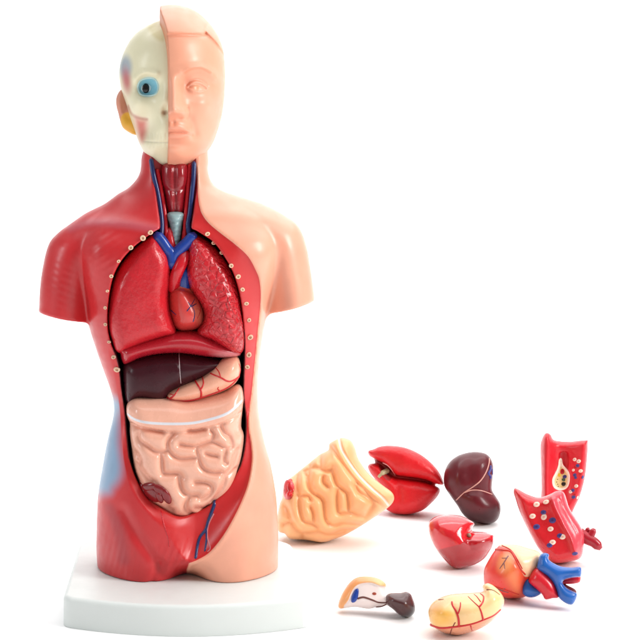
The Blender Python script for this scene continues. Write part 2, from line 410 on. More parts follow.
    mat = paint('painted_torso', (198, 36, 41),
                [('fascia', (190, 84, 96), .16, .7), ('fascia2', (150, 30, 44), .2, .5), ('blue', (126, 172, 202), .34, .9), ('band', (200, 36, 38), .03),
                 ('neckm', (150, 22, 32), .03), ('skin', (234, 163, 136), .012), ('rimline', (240, 168, 140), .012), ('cav_shade', (78, 16, 22), .02)],
                rough=.38, coat=.35, spec=.4, mottle=.07, mscale=55, cr_=.28)
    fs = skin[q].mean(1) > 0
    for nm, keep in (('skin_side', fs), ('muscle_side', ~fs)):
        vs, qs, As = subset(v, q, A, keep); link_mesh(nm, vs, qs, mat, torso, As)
    # rib ends along the cut chest wall
    M_bone = paint('bone', (236, 200, 170), rough=.4, mottle=.1); M_mar = paint('rib_marrow', (214, 140, 120), rough=.5)
    R_ = [(207.5, 234, 2), (214, 243, 2.1), (222, 253, 2.2), (231, 265.5, 2.1), (238, 276.5, 2.1), (242.5, 289.5, 2.1), (246.5, 304, 2.1), (249.5, 321, 2.2), (251, 339, 2.5), (249.8, 357, 2.3), (248.3, 369.5, 2.5)]
    L_ = [(150.5, 232.5, 2.6), (143, 238, 2.4), (131, 247.5, 2), (119, 261, 1.8), (111.5, 276, 1.7), (107.5, 291, 1.6), (105, 308, 1.5), (105, 325, 1.6), (108.5, 343, 1.6), (113, 358.5, 2.4), (116, 371.5, 2.5)]
    for u, vv_, r in R_+L_:
        c = Frame(-2.4)((u, vv_)); y0 = s.sample(s.fy, c[0], c[1])
        if y0 > -1.2: y0 = -2.2
        r *= .048*random.Random(int(u*9+vv_)).uniform(.9, 1.2)
        V_, Q_ = [], []
        n = 14; rnd = random.Random(int(u*7+vv_))
        prof = [(1.05, .06), (1.0, -.05), (.8, -.085), (.52, -.075), (.4, -.03), (0.02, -.025)]
        for rr, yy in prof:
            for k in range(n):
                t = 2*math.pi*k/n; w = r*rr*(1+.08*math.sin(2*t+u))
                V_.append((c[0]+w*math.cos(t), y0+yy*(r/.09), c[1]+.85*w*math.sin(t)))
        for i in range(len(prof)-1):
            for k in range(n): Q_.append((i*n+k, (i+1)*n+k, (i+1)*n+(k+1) % n, i*n+(k+1) % n))
        o = link_mesh('rib_end', np.array(V_), np.array(Q_), M_bone, torso)
    return s
BODY = body()

def base():
    # plinth with rounded corners and a soft edge
    me = bpy.data.meshes.new('plinth')
    yf, yb = -4.8, 4.7
    hw = 5.1; cx = .27; r = .35; V = []; n = 7
    def ring(inset, z):
        out = []
        for (sx, sy, a0) in ((1, 1, 0), (-1, 1, 90), (-1, -1, 180), (1, -1, 270)):
            rr = (r if sy < 0 else 1.3)-inset*.6
            X = cx+sx*(hw-inset-rr); Y = (yf+yb)/2+sy*((yb-yf)/2-inset-rr)
            for k in range(n):
                a = math.radians(a0+90*k/(n-1)); yy = Y+rr*math.sin(a); out.append((X+rr*math.cos(a), yy, z))
        q = []
        for i, a in enumerate(out):
            b = out[(i+1) % len(out)]
            for t in (range(12) if i == 3*n-1 else range(1)):
                x = a[0]+(b[0]-a[0])*t/12; y = a[1]+(b[1]-a[1])*t/12
                q.append((x, y-(1.25*(1-((x-cx)/hw)**2) if y < 0 else 0), z))
        return q
    levels = [(.0, .0)]+[(.0, .02), (.0, BZ-.22)]+[(.2*(1-math.cos(a)), BZ-.2+.2*math.sin(a)) for a in np.linspace(.2, math.pi/2, 6)]
    V = []; Fc = []
    for ins, z in levels: V += ring(ins, z)
    m = len(ring(0, 0))
    for i in range(len(levels)-1):
        for k in range(m): Fc.append((i*m+k, i*m+(k+1) % m, (i+1)*m+(k+1) % m, (i+1)*m+k))
    Fc.append(tuple(range((len(levels)-1)*m, len(levels)*m))); Fc.append(tuple(range(m-1, -1, -1)))
    me.from_pydata([tuple(np.array(p)*CM) for p in V], [], Fc)
    me.polygons.foreach_set('use_smooth', [True]*len(me.polygons))
    me.materials.append(paint('white_plinth', (219, 224, 221), rough=.45, coat=.05, spec=.3, mottle=.02, mscale=20)); me.update()
    o = bpy.data.objects.new('plinth', me); COL.objects.link(o); o.parent = torso
    o.modifiers.new('w', 'WEIGHTED_NORMAL')
base()

# ------------------------------------------------------------------ head: skull half and face half
def head():
    fr = Frame(0)
    right = [(172, 169), (184, 168), (195, 162), (204, 154), (212, 143), (217, 131), (221, 117), (223.5, 100), (224.5, 82), (223, 62), (218, 45), (210, 32), (198, 24), (186, 20), (172, 19)]
    left = [(160, 22), (146, 28), (134, 37), (125.5, 50), (120.5, 64), (119.5, 78), (122, 92), (127, 106), (131, 120), (136, 135), (142, 149), (150, 160), (160, 167)]
    YC = -.25
    # --- skull (whole cranium, jaw and neck stump; its right half is under the face)
    s = Solid(fr, left+[(172, 169)]+[(184, 167), (194, 161), (203, 152), (211, 140), (216, 128), (220, 112), (222, 95), (222, 75), (219, 55), (210, 38), (196, 28), (180, 22), (170, 21)],
              2.75, 2.55, h=.032, yc=YC, ydepth=3.5, blur_cm=.25)
    U, V = fr.inv(s.X, s.Z); g = s.gauss
    B = s.B
    B += .75*g((149, 92), (12, 10))**1.3                        # orbit
    B += -.34*g((138, 107), (10, 10), 30)                          # cheekbone
    B += .58*g((146, 131), (9, 11))                                # hollow under it
    B += -.16*g((158, 148), (14, 12))-.18*g((163, 132), (9, 10))   # jaw, tooth row
    B += .05*np.exp(-(s.dline([(146, 143), (158, 145), (170, 146)])/.05)**2)
    for k in range(5): B += .04*np.exp(-(s.dline([(150+k*4.2, 137), (150+k*4.2, 149)])/.03)**2)
    B += -.17*np.exp(-(s.dline([(138, 84), (146, 79), (157, 81)])/.16)**2)       # brow
    B += .22*g((126, 70), (6, 14))                                 # temple
    B += -.2*g((166, 108), (6, 14))+.3*g((166, 116), (3.5, 5.5))
    B += .15*g((150, 160), (20, 6))
    s.F = s.field(backT=.92); s.front()
    seam = np.interp(V, [0, 22, 45, 75, 150, 168, 200], [166.5, 165.8, 167, 168.3, 169, 169.3, 169.3])+2.5
    yy = s.ys[None, :, None]
    s.F = smax(s.F, np.minimum(((U-seam)*fr.k)[:, None, :]+0*yy, -(yy+1.0)), .03).astype(np.float32)   # no bone under the face
    v, q = s.mesh(); sm = lambda A: s.sample(A, v[:, 0], v[:, 2]).astype(np.float32)
    fm = np.where(v[:, 1] < YC, 0, -5)
    el = lambda c, r, a=0: sm(s.ell(c, r, a))
    A = dict(socket=el((149.3, 92.2), (10.3, 9.0))+fm, temple=el((126.5, 70), (6.5, 11), 8), muscle=el((127.8, 84), (4.2, 11), 8),
             masseter=sm(s.dpoly([(136, 120), (142, 122), (147.5, 124), (147, 134), (144, 143), (141, 142), (138, 134)])),
             cheekline=.05-sm(s.dline([(129, 108), (132, 115), (138, 120), (148, 122.5)])), fossa=sm(s.dpoly([(147, 24), (156, 21), (166, 21), (166, 46), (160, 48), (152, 40)])),
             nose=el((165.5, 117.5), (3, 2.2)), teeth=.02-sm(s.dline([(144, 143), (156, 145), (170, 146)])))
    for k in A: A[k] = np.asarray(A[k], np.float32)
    mat = paint('skull_paint', (226, 219, 186), [('fossa', (204, 190, 134), .12, .8), ('temple', (140, 156, 172), .16, .85), ('muscle', (190, 84, 92), .16, .85), ('masseter', (206, 100, 94), .2, .85),
                ('cheekline', (176, 110, 92), .06, .7), ('socket', (134, 192, 208), .07), ('nose', (168, 134, 108), .06, .8), ('teeth', (170, 160, 140), .03, .5)], rough=.38, coat=.15, mottle=.03)
    SK = link_mesh('skull', v, q, mat, torso, A)
    # ear with its rim and yellow lobe
    e = Solid(fr, [(133, 90), (126, 88), (120, 91), (116.5, 98), (116.5, 106), (118.5, 114), (120.5, 122), (123, 128), (128, 132), (134, 135), (139, 134), (138, 118), (136, 100)], .42, .35, h=.03, yc=-.15, blur_cm=.08, ydepth=1.2)
    e.B += .2*e.gauss((127, 104), (5, 11), -12)+.12*e.gauss((129, 118), (4, 5))
    e.B += -.05*np.exp(-(e.dline([(131, 93), (123, 93), (120, 101), (122, 114)])/.07)**2)
    e.F = e.field(); e.front(); v, q = e.mesh(); sm2 = lambda A: e.sample(A, v[:, 0], v[:, 2]).astype(np.float32)
    lobe = sm2(e.dpoly([(121, 119), (128, 113), (136, 120), (141, 130), (136, 137), (125, 134)]))
    link_mesh('ear', v, q, paint('ear_paint', (206, 140, 116), [('lobe', (226, 170, 62), .06)], rough=.4), torso, dict(lobe=lobe))
    # eyeball
    c = fr((148.6, 92.5)); ey = -2.12
    cy = float(s.sample(s.fy, c[0], c[1]))
    ball = blob('eyeball', (c[0], cy+.06, c[1]), (.32, .27, .31), paint('eye_white', (222, 234, 236), rough=.12, coat=.6, mottle=0), torso, n=28)
    cp = fr((147.2, 92.6))
    blob('pupil', (cp[0]-.01, cy-.175, cp[1]), (.165, .07, .21), paint('eye_black', (14, 12, 12), rough=.1, coat=.6, mottle=0), ball, n=20)
    # eyelid ring of the socket
    p = s.fr([(139.5, 91), (142, 85.5), (149, 83.5), (156.5, 85), (159.3, 92), (157.5, 98.8), (149.5, 100.6), (142, 98.5), (139.5, 91)])
    p = spline(p[:-1], True, 5); p = np.vstack([p, p[:1]]); yy = s.sample(s.fy, p[:, 0], p[:, 1])
    tube_obj('eye_socket_rim', [(np.stack([p[:, 0], yy+.03, p[:, 1]], 1), .05)], paint('socket_rim', (176, 206, 204), rough=.4), torso)

    # --- face: a shell over the right half, higher and thicker than the skull
    mir = [(342-u, w) for u, w in right[::-1] if 173 < u]
    out = [(172, 170), (184, 169), (195, 163), (204.5, 155), (212.5, 144), (217.5, 131), (221.5, 117), (224, 100), (225, 82), (224.5, 64), (222.5, 50), (217, 36), (208, 23), (197, 13.5), (184, 8), (172, 6.5)]
    mirf = [(342-u, w) for u, w in out[::-1] if 173 < u]
    f = Solid(fr, out+mirf, 3.0, 2.7, h=.032, yc=YC, ydepth=4.2, blur_cm=.28)
    U, V = fr.inv(f.X, f.Z); g = f.gauss; B = f.B; dl = f.dline
    m = 174.0
    # forehead and hair block with an overhanging lower edge
    hairline = np.interp(U, [160, 170, 203, 204.5, 206, 214, 226], [43.5, 43.8, 42, 38.5, 40, 47, 60])
    B += -.17*sstep(V, hairline+.5, hairline-1.6)
    B += .04*np.exp(-((V-hairline-1.2)/1.6)**2)
    B += .05*np.exp(-(dl([(203.5, 42), (205, 34), (209, 26)])/.07)**2)
    B += -.05*g((186, 60), (16, 12))
    B += .22*sstep(V, 47, 20)
    # nose
    nh = np.interp(V, [74, 84, 95, 108, 116, 120, 123.5, 126], [.0, .14, .36, .62, .86, .84, .14, 0])
    nw = np.interp(V, [74, 95, 110, 118, 123], [6.5, 5.6, 7.2, 9.5, 8.5])
    nh, nw = blur(nh.astype(np.float32), 1.3), blur(nw.astype(np.float32), 2)
    B += -nh*np.exp(-np.abs((U-m)/nw)**2)
    B += -.26*g((183.0, 118.3), (4.6, 4.4))                          # wing of the nose
    B += .09*np.exp(-(dl([(187, 113), (188, 119), (186, 123)])/.06)**2)
    B += .16*g((179.6, 123.2), (3.0, 1.5))                          # nostril
    # eye
    B += .36*g((195.5, 90), (13.5, 9.5))+.26*g((184.5, 90), (5.5, 9))
    B += -.24*g((196, 91.5), (9.5, 6))                              # ball
    B += -.16*np.exp(-(dl([(182, 80.5), (189, 76), (199, 74.5), (209, 77.5), (214, 82)])/.22)**2)      # brow ridge
    B += -.045*np.exp(-(dl([(184, 79.5), (190, 76), (200, 74.5), (210, 78)])/.06)**2)
    B += .06*np.exp(-(dl([(186.5, 91.5), (190.5, 87.2), (196, 85.4), (202, 87), (206.5, 91)])/.045)**2)  # lid crease
    B += -.05*np.exp(-(dl([(187, 92.5), (191, 89.3), (196, 87.9), (201.5, 89.5), (206, 93)])/.05)**2)
    B += .075*np.exp(-(dl([(188.5, 93), (193, 91), (197, 90.6), (202, 92), (205, 94)])/.05)**2)
    B += -.05*np.exp(-(dl([(187.5, 94.5), (192, 97), (197, 97.8), (202, 97), (206, 94.5)])/.05)**2)
    B += .05*np.exp(-(dl([(186, 98), (192, 101.5), (200, 102.5), (208, 100)])/.2)**2)
    B += .04*g((195.7, 93.3), (1.8, 1.8))
    # cheek, mouth, chin
    B += -.24*g((205, 110), (11, 13))
    B += .12*np.exp(-(dl([(188, 121), (192, 129), (195, 137)])/.2)**2)
    B += -.16*g((174, 137), (17, 10))
    B += -.10*np.exp(-(dl([(160, 133), (170, 131.2), (174, 132), (178, 131.2), (186, 134), (190.5, 137)])/.14)**2)
    B += .12*np.exp(-(dl([(158, 137), (174, 136.2), (184, 136.6), (191.5, 138)])/.05)**2)
    B += -.12*np.exp(-(dl([(162, 140), (174, 141.5), (182, 140.8), (188, 138.8)])/.12)**2)
    B += .11*g((192.5, 138), (4, 4))
    B += .12*g((174, 148), (12, 3.5))
    B += -.24*g((174, 157), (12, 8))
    B += .07*g((m, 127.5), (1.8, 4))
    B += .12*g((208, 134), (8, 14), 20)
    F = f.field(backT=.92)
    sx = np.interp(f.inv_v if 0 else V, [0, 22, 45, 75, 150, 168, 200], [166.5, 165.8, 167, 168.3, 169, 169.3, 169.3])
    cut = (sx-U)*fr.k
    F = smax(F, cut[:, None, :]-np.interp(V, [40, 90], [.2, .05])[:, None, :]*np.clip(f.ys[None, :, None]+2.9, -.3, 1.3)+0*F, .05)
    f.F = F.astype(np.float32); f.front(); v, q = f.mesh(); sm3 = lambda A: f.sample(A, v[:, 0], v[:, 2]).astype(np.float32)
    ff = np.where(v[:, 1] < YC-1, 0, -5)
    A = dict(brow=.05-sm3(dl([(185, 80), (191, 76.5), (200, 75), (209, 78.5)]))+ff, lips=sm3(f.dpoly([(168, 132.5), (176, 131.5), (184, 133.5), (191.5, 138), (184, 142), (174, 143.5), (166, 142)]))+ff,
             iris=sm3(f.ell((196, 93.4), (3.2, 3.0)))+ff, side=.05-np.abs(v[:, 0]-sm3(sx*fr.k-U0*fr.k)+np.interp(fr.inv(v[:, 0], v[:, 2])[1], [40, 90], [.2, .05])*np.clip(v[:, 1]+2.9, -.3, 1.3)), cheek=sm3(f.ell((212, 108), (9, 11)))+ff)
    link_mesh('face', v, q, paint('face_paint', (231, 160, 131), [('side', (212, 138, 104), .03, .8), ('brow', (190, 120, 84), .05, .45), ('lips', (232, 150, 124), .08, .5),
              ('cheek', (242, 170, 150), .35, .35), ('iris', (206, 150, 104), .03, .55)], rough=.4, coat=.25, mottle=.03, cr_=.34), torso, {k: np.asarray(a, np.float32) for k, a in A.items()})
head()

# ------------------------------------------------------------------ organs fitted in the torso
R4 = lambda pts: zoom(90, 230, 4, pts)
R5 = lambda pts: zoom(90, 370, 3.368, pts)
Z4 = lambda pts: zoom(100, 330, 4.267, pts)
def organ(name, s, mat, parent, masks=None, cap=None):
    if s.F is None: s.F = s.field()
    s.front(); v, q = s.mesh()
    A = {k: s.sample(m_, v[:, 0], v[:, 2]).astype(np.float32) if isinstance(m_, np.ndarray) and m_.shape == s.X.shape else np.asarray(m_(v), np.float32) for k, m_ in (masks or {}).items()}
    o = link_mesh(name, v, q, mat, parent, A)
    if s.fr.loose: pass
    return o
LUNG = paint('lung_red', (194, 32, 42), rough=.33, coat=.3, mottle=.1, mscale=120, bump=('noise', 420, .0006))
LUNG_B = paint('lung_lobules', (196, 34, 44), [('bumpy', (196, 34, 44), .1)], rough=.24, coat=.5, mottle=.1, mscale=120, bump=('cells', 340, .0011))
BLUE = paint('vein_blue', (26, 62, 150), rough=.28, coat=.4, mottle=.1)
NAVY = paint('vein_navy', (30, 46, 100), rough=.3, coat=.4)
ART = paint('artery_red', (200, 22, 36), rough=.28, coat=.4)
VES = paint('vessel_line', (198, 34, 38), rough=.4, coat=.2)
def torso_organs():
    fr = Frame(-1.5)
    # lungs
    a = Solid(fr, R4([(258, 19), (290, 60), (315, 100), (325, 150), (320, 200), (310, 250), (315, 320), (330, 370), (340, 405), (330, 417), (290, 427), (240, 443), (180, 466), (130, 487), (106, 478), (92, 440), (80, 400),
              (75, 350), (79, 300), (86, 250), (100, 192), (125, 142), (160, 97), (200, 58), (228, 36)]), 1.32, .65, yc=-1.25, blur_cm=.15, grow=.07)
    a.B += -.1*a.gauss((135, 290), (16, 34))
    organ('lung', a, LUNG, torso)
    b = Solid(fr, R4([(420, 22), (450, 35), (490, 65), (530, 110), (565, 170), (590, 240), (605, 320), (614, 400), (613, 460), (602, 488), (570, 488), (530, 468), (480, 438), (440, 422), (433, 405),
              (455, 370), (460, 330), (445, 290), (420, 255), (400, 220), (388, 170), (391, 110), (394, 60), (402, 30)]), 1.36, .7, yc=-1.25, blur_cm=.15, grow=.07)
    b.B += -.12*b.gauss((225, 305), (14, 30))
    b.B += .025*np.sin(b.X*14+2*np.sin(b.Z*5))*np.sin(b.Z*13+2*np.sin(b.X*6))
    ob = organ('lung', b, LUNG_B, torso, dict(bumpy=b.ell((226, 305), (15, 34), 12)))
    ob['label'] = 'lung with a glossy lobed surface'
    # heart with its small vessels
    h = Solid(fr, R4([(322, 215), (345, 208), (385, 212), (412, 240), (442, 285), (458, 330), (455, 372), (432, 397), (400, 407), (362, 407), (335, 388), (318, 345), (312, 300), (312, 255)]), 1.3, .75, yc=-1.05, h=.032, blur_cm=.12)
    h.B += .1*np.exp(-(h.dline(R4([(325, 235), (370, 232), (405, 250)]))/.08)**2)
    hs = organ('heart', h, paint('heart_paint', (206, 62, 58), [('fat', (232, 150, 120), .2, .6), ('fat2', (226, 120, 96), .12, .8)], rough=.3, coat=.4), torso,
               dict(fat=h.ell(R4([(435, 330)])[0], (4.5, 10), 20), fat2=.06-h.dline(R4([(325, 232), (345, 225), (385, 228), (410, 245)]))))
    for nm, m_, ls in (('coronary_vein', NAVY, [[(388, 318), (402, 300), (418, 275)], [(402, 300), (392, 284)], [(404, 302), (425, 292)], [(412, 360), (418, 330), (408, 300)], [(325, 320), (345, 335)]]),
                       ('coronary_artery', VES, [[(410, 240), (430, 280), (440, 320), (428, 350)], [(345, 345), (330, 325)]])):
        tube_obj(nm, [on_front(h, R4(l), .032) for l in ls], m_, hs, 6)
    # great vessels between the lungs
    def T3(pts, y, r, n=5):
        p = spline(fr(R4([q[:2] for q in pts])), False, n); yy = spline(np.array([(i, (q[2] if len(q) > 2 else y)) for i, q in enumerate(pts)]), False, n)[:, 1]
        rr = spline(np.array([(i, (q[3] if len(q) > 3 else r)) for i, q in enumerate(pts)]), False, n)[:, 1]
        return np.stack([p[:, 0], yy, p[:, 1]], 1), rr
    tube_obj('vena_cava', [T3([(272, 26), (290, 48), (308, 75), (325, 96), (330, 135)], -1.95, .26), T3([(410, 26), (388, 50), (362, 74), (338, 98), (330, 125)], -1.95, .25)], BLUE, torso, 16)
    tube_obj('aorta', [T3([(335, 235, -1.6), (340, 195, -1.9), (352, 160, -2.1), (368, 125, -2.05), (378, 95, -1.8)], -2, .27)], ART, torso, 18)
    tube_obj('pulmonary_artery', [T3([(372, 235, -1.5), (374, 200, -1.6), (378, 165, -1.6)], -1.5, .3)], BLUE, torso, 16)
    tube_obj('carotid_artery', [T3([(318, 5, -1.5), (320, 40, -1.7), (330, 75, -1.7)], -1.6, .2), T3([(384, 5, -1.5), (380, 40, -1.6), (372, 75, -1.7)], -1.5, .17)], ART, torso, 12)
    # neck: windpipe, veins, thyroid
    tr = Solid(fr, [(167.5, 213), (183.5, 213), (182, 225), (180.5, 240), (176, 256), (173, 256), (171, 240), (169.5, 225)], .55, .35, h=.03, yc=-1.35, blur_cm=.05)
    for k in range(8): tr.B += .06*np.exp(-((tr.Z-(CAMH-(217+k*5-215)*fr.k))/.05)**2)
    organ('windpipe', tr, paint('windpipe_grey', (150, 178, 180), rough=.35, coat=.3), torso)
    def N3(pts, y, r, n=5):
        p = spline(fr([q[:2] for q in pts]), False, n); yy = spline(np.array([(i, (q[2] if len(q) > 2 else y)) for i, q in enumerate(pts)]), False, n)[:, 1]
        rr = spline(np.array([(i, (q[3] if len(q) > 3 else r)) for i, q in enumerate(pts)]), False, n)[:, 1]
        return np.stack([p[:, 0], yy, p[:, 1]], 1), rr
    for pts in ([(151, 160, -1.15), (153.5, 175, -1.3), (157.5, 192, -1.4), (160.5, 210, -1.55), (162, 225, -1.75), (161, 240, -1.9)],
                [(194, 163, -1.25), (193.3, 178, -1.35), (191.6, 195, -1.45), (190, 212, -1.55), (188, 226, -1.75), (190.5, 240, -1.9)]):
        tube_obj('jugular_vein', [N3(pts, -1.4, .105)], NAVY, torso, 12)
    tube_obj('neck_artery', [N3([(157, 170, -1.1), (161, 190, -1.25), (164.5, 212, -1.4), (166.5, 238, -1.7)], -1.3, .1)], ART, torso, 12)
    tube_obj('neck_artery', [N3([(189.5, 165, -1.1), (188, 190, -1.25), (186, 212, -1.4), (184.5, 238, -1.7)], -1.3, .1)], ART, torso, 12)
    th = Solid(fr, [(163, 164), (176, 160), (187, 164), (188, 178), (186, 195), (184.5, 212), (178, 217), (168, 214), (164.5, 195), (161, 178)], .62, .5, h=.03, yc=-1.0, blur_cm=.1)
    th.B += .12*np.exp(-(th.dline([(175, 160), (174.5, 185), (175.5, 215)])/.1)**2)-.1*th.gauss((183, 176), (4, 7))-.08*th.gauss((170, 200), (5, 9))+.05*np.exp(-(th.dline([(164, 188), (175, 192), (187, 186)])/.07)**2)
    organ('throat_muscle', th, paint('throat_red', (146, 22, 32), rough=.26, coat=.5), torso)
    # diaphragm
    d = Solid(fr, R4([(110, 462), (180, 440), (260, 420), (340, 402), (430, 402), (500, 425), (580, 465), (608, 478), (603, 503), (570, 512), (530, 514), (480, 511), (440, 506), (360, 496), (280, 499), (210, 513), (165, 532), (140, 541), (126, 528), (118, 500)]),
              1.45, .55, yc=-1.0, blur_cm=.1)
    d.B += .25*sstep(d.d2, .5, 0)*0
    organ('diaphragm', d, paint('diaphragm_paint', (176, 28, 42), [('pale', (226, 150, 156), .14, .75)], rough=.26, coat=.5), torso,
          dict(pale=d.ell(R4([(548, 498)])[0], (12, 3.4), -8)))  # whitish patch: a highlight painted into the colour
    # liver
    l = Solid(fr, Z4([(100, 150), (150, 122), (230, 104), (330, 98), (430, 112), (505, 128), (540, 140), (520, 168), (470, 190), (440, 210), (375, 235), (318, 262), (296, 280), (292, 305), (240, 306), (190, 296), (155, 296), (128, 316), (112, 300), (104, 240)]),
              1.3, .7, yc=-.9, blur_cm=.15, grow=.05)
    l.B += .06*np.exp(-(l.dline(Z4([(338, 95), (340, 160), (345, 230)]))/.06)**2)
    LIV = paint('liver_dark', (60, 20, 28), rough=.3, coat=.1, spec=.2, mottle=.15)
    lo = organ('liver', l, LIV, torso)
    tube_obj('ligament', [on_front(l, Z4([(337, 100), (340, 160), (345, 222)]), .028, .1, .8)], paint('ligament_pale', (190, 170, 172), rough=.35), lo, 6)
    # stomach
    STO = paint('stomach_paint', (240, 174, 146), rough=.28, coat=.4, mottle=.05)
    st = Solid(fr, Z4([(283, 275), (297, 258), (350, 232), (420, 202), (470, 168), (510, 133), (555, 112), (588, 116), (601, 150), (596, 200), (570, 236), (522, 264), (450, 288), (380, 303), (320, 302), (290, 293)]),
               1.25, .62, yc=-1.25, h=.034, blur_cm=.12)
    so = organ('stomach', st, STO, torso)
    tube_obj('artery', [on_front(st, Z4(x), r, .3, .6) for x, r in (
        ([(288, 285), (335, 296), (400, 290), (470, 266), (540, 238), (592, 192)], .075), ([(430, 278), (428, 245), (403, 210)], .058), ([(428, 243), (440, 222), (437, 198)], .045),
        ([(590, 196), (548, 208), (512, 192), (470, 180)], .055), ([(512, 192), (505, 170), (490, 155)], .033), ([(510, 255), (500, 240), (503, 232)], .035),
        ([(300, 286), (318, 270), (338, 245)], .048), ([(318, 270), (298, 268)], .03), ([(592, 190), (598, 165), (590, 140)], .035))], VES, so, 8)
    # intestine
    it = Solid(fr, R5([(150, 95), (128, 118), (127, 150), (137, 180), (137, 210), (141, 250), (150, 320), (165, 370), (178, 410), (200, 437), (240, 462), (280, 486), (320, 491), (362, 480), (400, 457), (430, 436), (460, 411), (482, 380),
               (501, 320), (511, 270), (515, 220), (506, 190), (511, 130), (514, 90), (501, 54), (450, 78), (400, 90), (330, 100), (270, 93), (200, 92)]), 1.4, .9, h=.034, yc=-1.3, blur_cm=.15, grow=.05)
    q9 = lambda x0, y0, *L: [zoom(x0, y0, 9.846, l) for l in L]
    GR = q9(125, 410, [(80, 130), (160, 150), (260, 165), (370, 182)], [(160, 275), (230, 315), (290, 360), (340, 376), (405, 365), (425, 330)], [(480, 200), (435, 240), (420, 300), (445, 370), (500, 420), (560, 440), (640, 434), (685, 428)],
            [(345, 376), (366, 430), (370, 520), (382, 582)], [(105, 395), (150, 460), (150, 540), (205, 605), (240, 640)], [(382, 582), (450, 583), (530, 580), (560, 615)], [(150, 180), (140, 230), (160, 275)])
    GR += q9(135, 455, [(430, 175), (440, 240), (480, 320), (540, 350), (620, 345)], [(282, 130), (340, 140), (440, 145), (430, 175)], [(540, 350), (508, 400), (492, 455), (520, 520), (570, 555)], [(30, 60), (80, 120), (130, 175), (190, 215)], [(340, 420), (330, 470), (370, 500)])
    GR += q9(180, 455, [(0, 180), (20, 290), (90, 350), (170, 350), (195, 385), (240, 380)], [(150, 225), (220, 225), (290, 245), (312, 290), (282, 350), (235, 378)], [(200, 50), (240, 100), (320, 130), (400, 130), (432, 175), (420, 260), (365, 350), (318, 425)],
             [(90, 350), (60, 420), (70, 490), (115, 540)], [(432, 175), (480, 150), (530, 110)], [(160, 480), (230, 500), (280, 470)])
    GR += q9(180, 410, [(155, 320), (175, 400), (205, 500), (250, 550), (330, 575), (410, 575)], [(100, 315), (155, 318), (220, 300), (290, 275), (350, 285), (420, 325), (450, 340)], [(500, 330), (450, 345), (428, 400), (430, 460), (455, 485)], [(250, 385), (300, 402), (365, 412)],
             [(395, 125), (430, 190), (480, 235), (505, 320)], [(555, 365), (525, 440), (510, 495), (470, 560), (415, 600)], [(90, 165), (150, 172), (235, 158)], [(0, 300), (60, 310), (100, 315)], [(300, 160), (330, 200), (300, 270)])
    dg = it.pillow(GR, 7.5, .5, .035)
    topw = sstep(it.dline(R5([(120, 140), (230, 160), (330, 160), (460, 128), (520, 90)])), .18, .42); it.B *= np.clip(topw+.0, 0, 1)
    it.B += -.05*np.exp(-(it.dline(R5([(127, 145), (160, 157), (230, 166), (330, 166), (400, 153), (460, 133), (512, 97)]))/.09)**2)
    it.B += .10*np.exp(-(it.dline(R5([(130, 176), (200, 186), (262, 196), (345, 194), (430, 172), (505, 138)]))/.07)**2)
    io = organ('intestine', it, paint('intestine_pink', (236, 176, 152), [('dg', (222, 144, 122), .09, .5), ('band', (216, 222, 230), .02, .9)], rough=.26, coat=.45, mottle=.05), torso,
               dict(dg=.03-dg, band=.055-it.dline(R5([(129, 145), (160, 157), (230, 165), (330, 165), (400, 152), (460, 132), (508, 99)]))))  # dg tints the creases darker: crease shade put into the colour
    cecum(it, R5, [((212, 404), (34, 27), 0), ((180, 394), (16, 26), -25), ((200, 376), (32, 14), -12), ((238, 384), (28, 15), 32), ((258, 404), (14, 29), -25), ((236, 410), (12, 21), -20)], (122, 22, 26), (204, 150, 140), io)
    # pelvic vessels
    s = BODY; f2 = Frame(-2.5)
    pth = lambda l, r: on_front(s, zoom(120, 450, 4.57, l), r, .35, .75, fr=f2)
    tube_obj('iliac_vein', [pth([(440, 225), (428, 270), (405, 330), (392, 370), (362, 410), (346, 485)], .085), pth([(395, 365), (396, 410), (388, 455)], .06)], NAVY, torso, 10)
    tube_obj('iliac_artery', [pth([(428, 300), (404, 350), (400, 400), (412, 440), (400, 455)], .04)], paint('pale_artery', (196, 120, 124), rough=.35), torso, 8)
    tube_obj('pelvic_vessel', [pth([(188, 280), (200, 330), (222, 390), (226, 430)], .035)], ART, torso, 8)
def cecum(it, Zf, lobes, col, rimcol, parent):
    mat = paint('cut_gut', col, rough=.25, coat=.5, mottle=.25, mscale=300)
    rim = paint('cut_gut_rim', rimcol, rough=.3)
    paths = []
    k = it.fr.k
    Zs = abs(np.array(Zf([(1, 0)]))[0][0]-np.array(Zf([(0, 0)]))[0][0])
    cs = np.array([l[0] for l in lobes], float)
    for i, (c, r, a) in enumerate(lobes):
        p = it.fr(Zf([c]))[0]; y = it.sample(it.fy, p[0], p[1])
        e = 1e-1; gx = (it.sample(it.fy, p[0]+e, p[1])-it.sample(it.fy, p[0]-e, p[1]))/(2*e); gz = (it.sample(it.fy, p[0], p[1]+e)-it.sample(it.fy, p[0], p[1]-e))/(2*e)
        n = Vector((gx, -1, gz)).normalized(); A = math.radians(a)
        ux = Vector((math.cos(A), 0, -math.sin(A))); ux = (ux-n*ux.dot(n)).normalized(); uz = n.cross(ux)
        rot = np.array([list(ux), list(n), list(uz)]).T
        blob('cut_gut_fold', (p[0], y-.02*i, p[1]), (r[0]*Zs*k, .11, r[1]*Zs*k), mat, parent, rot, n=24)
    return
torso_organs()

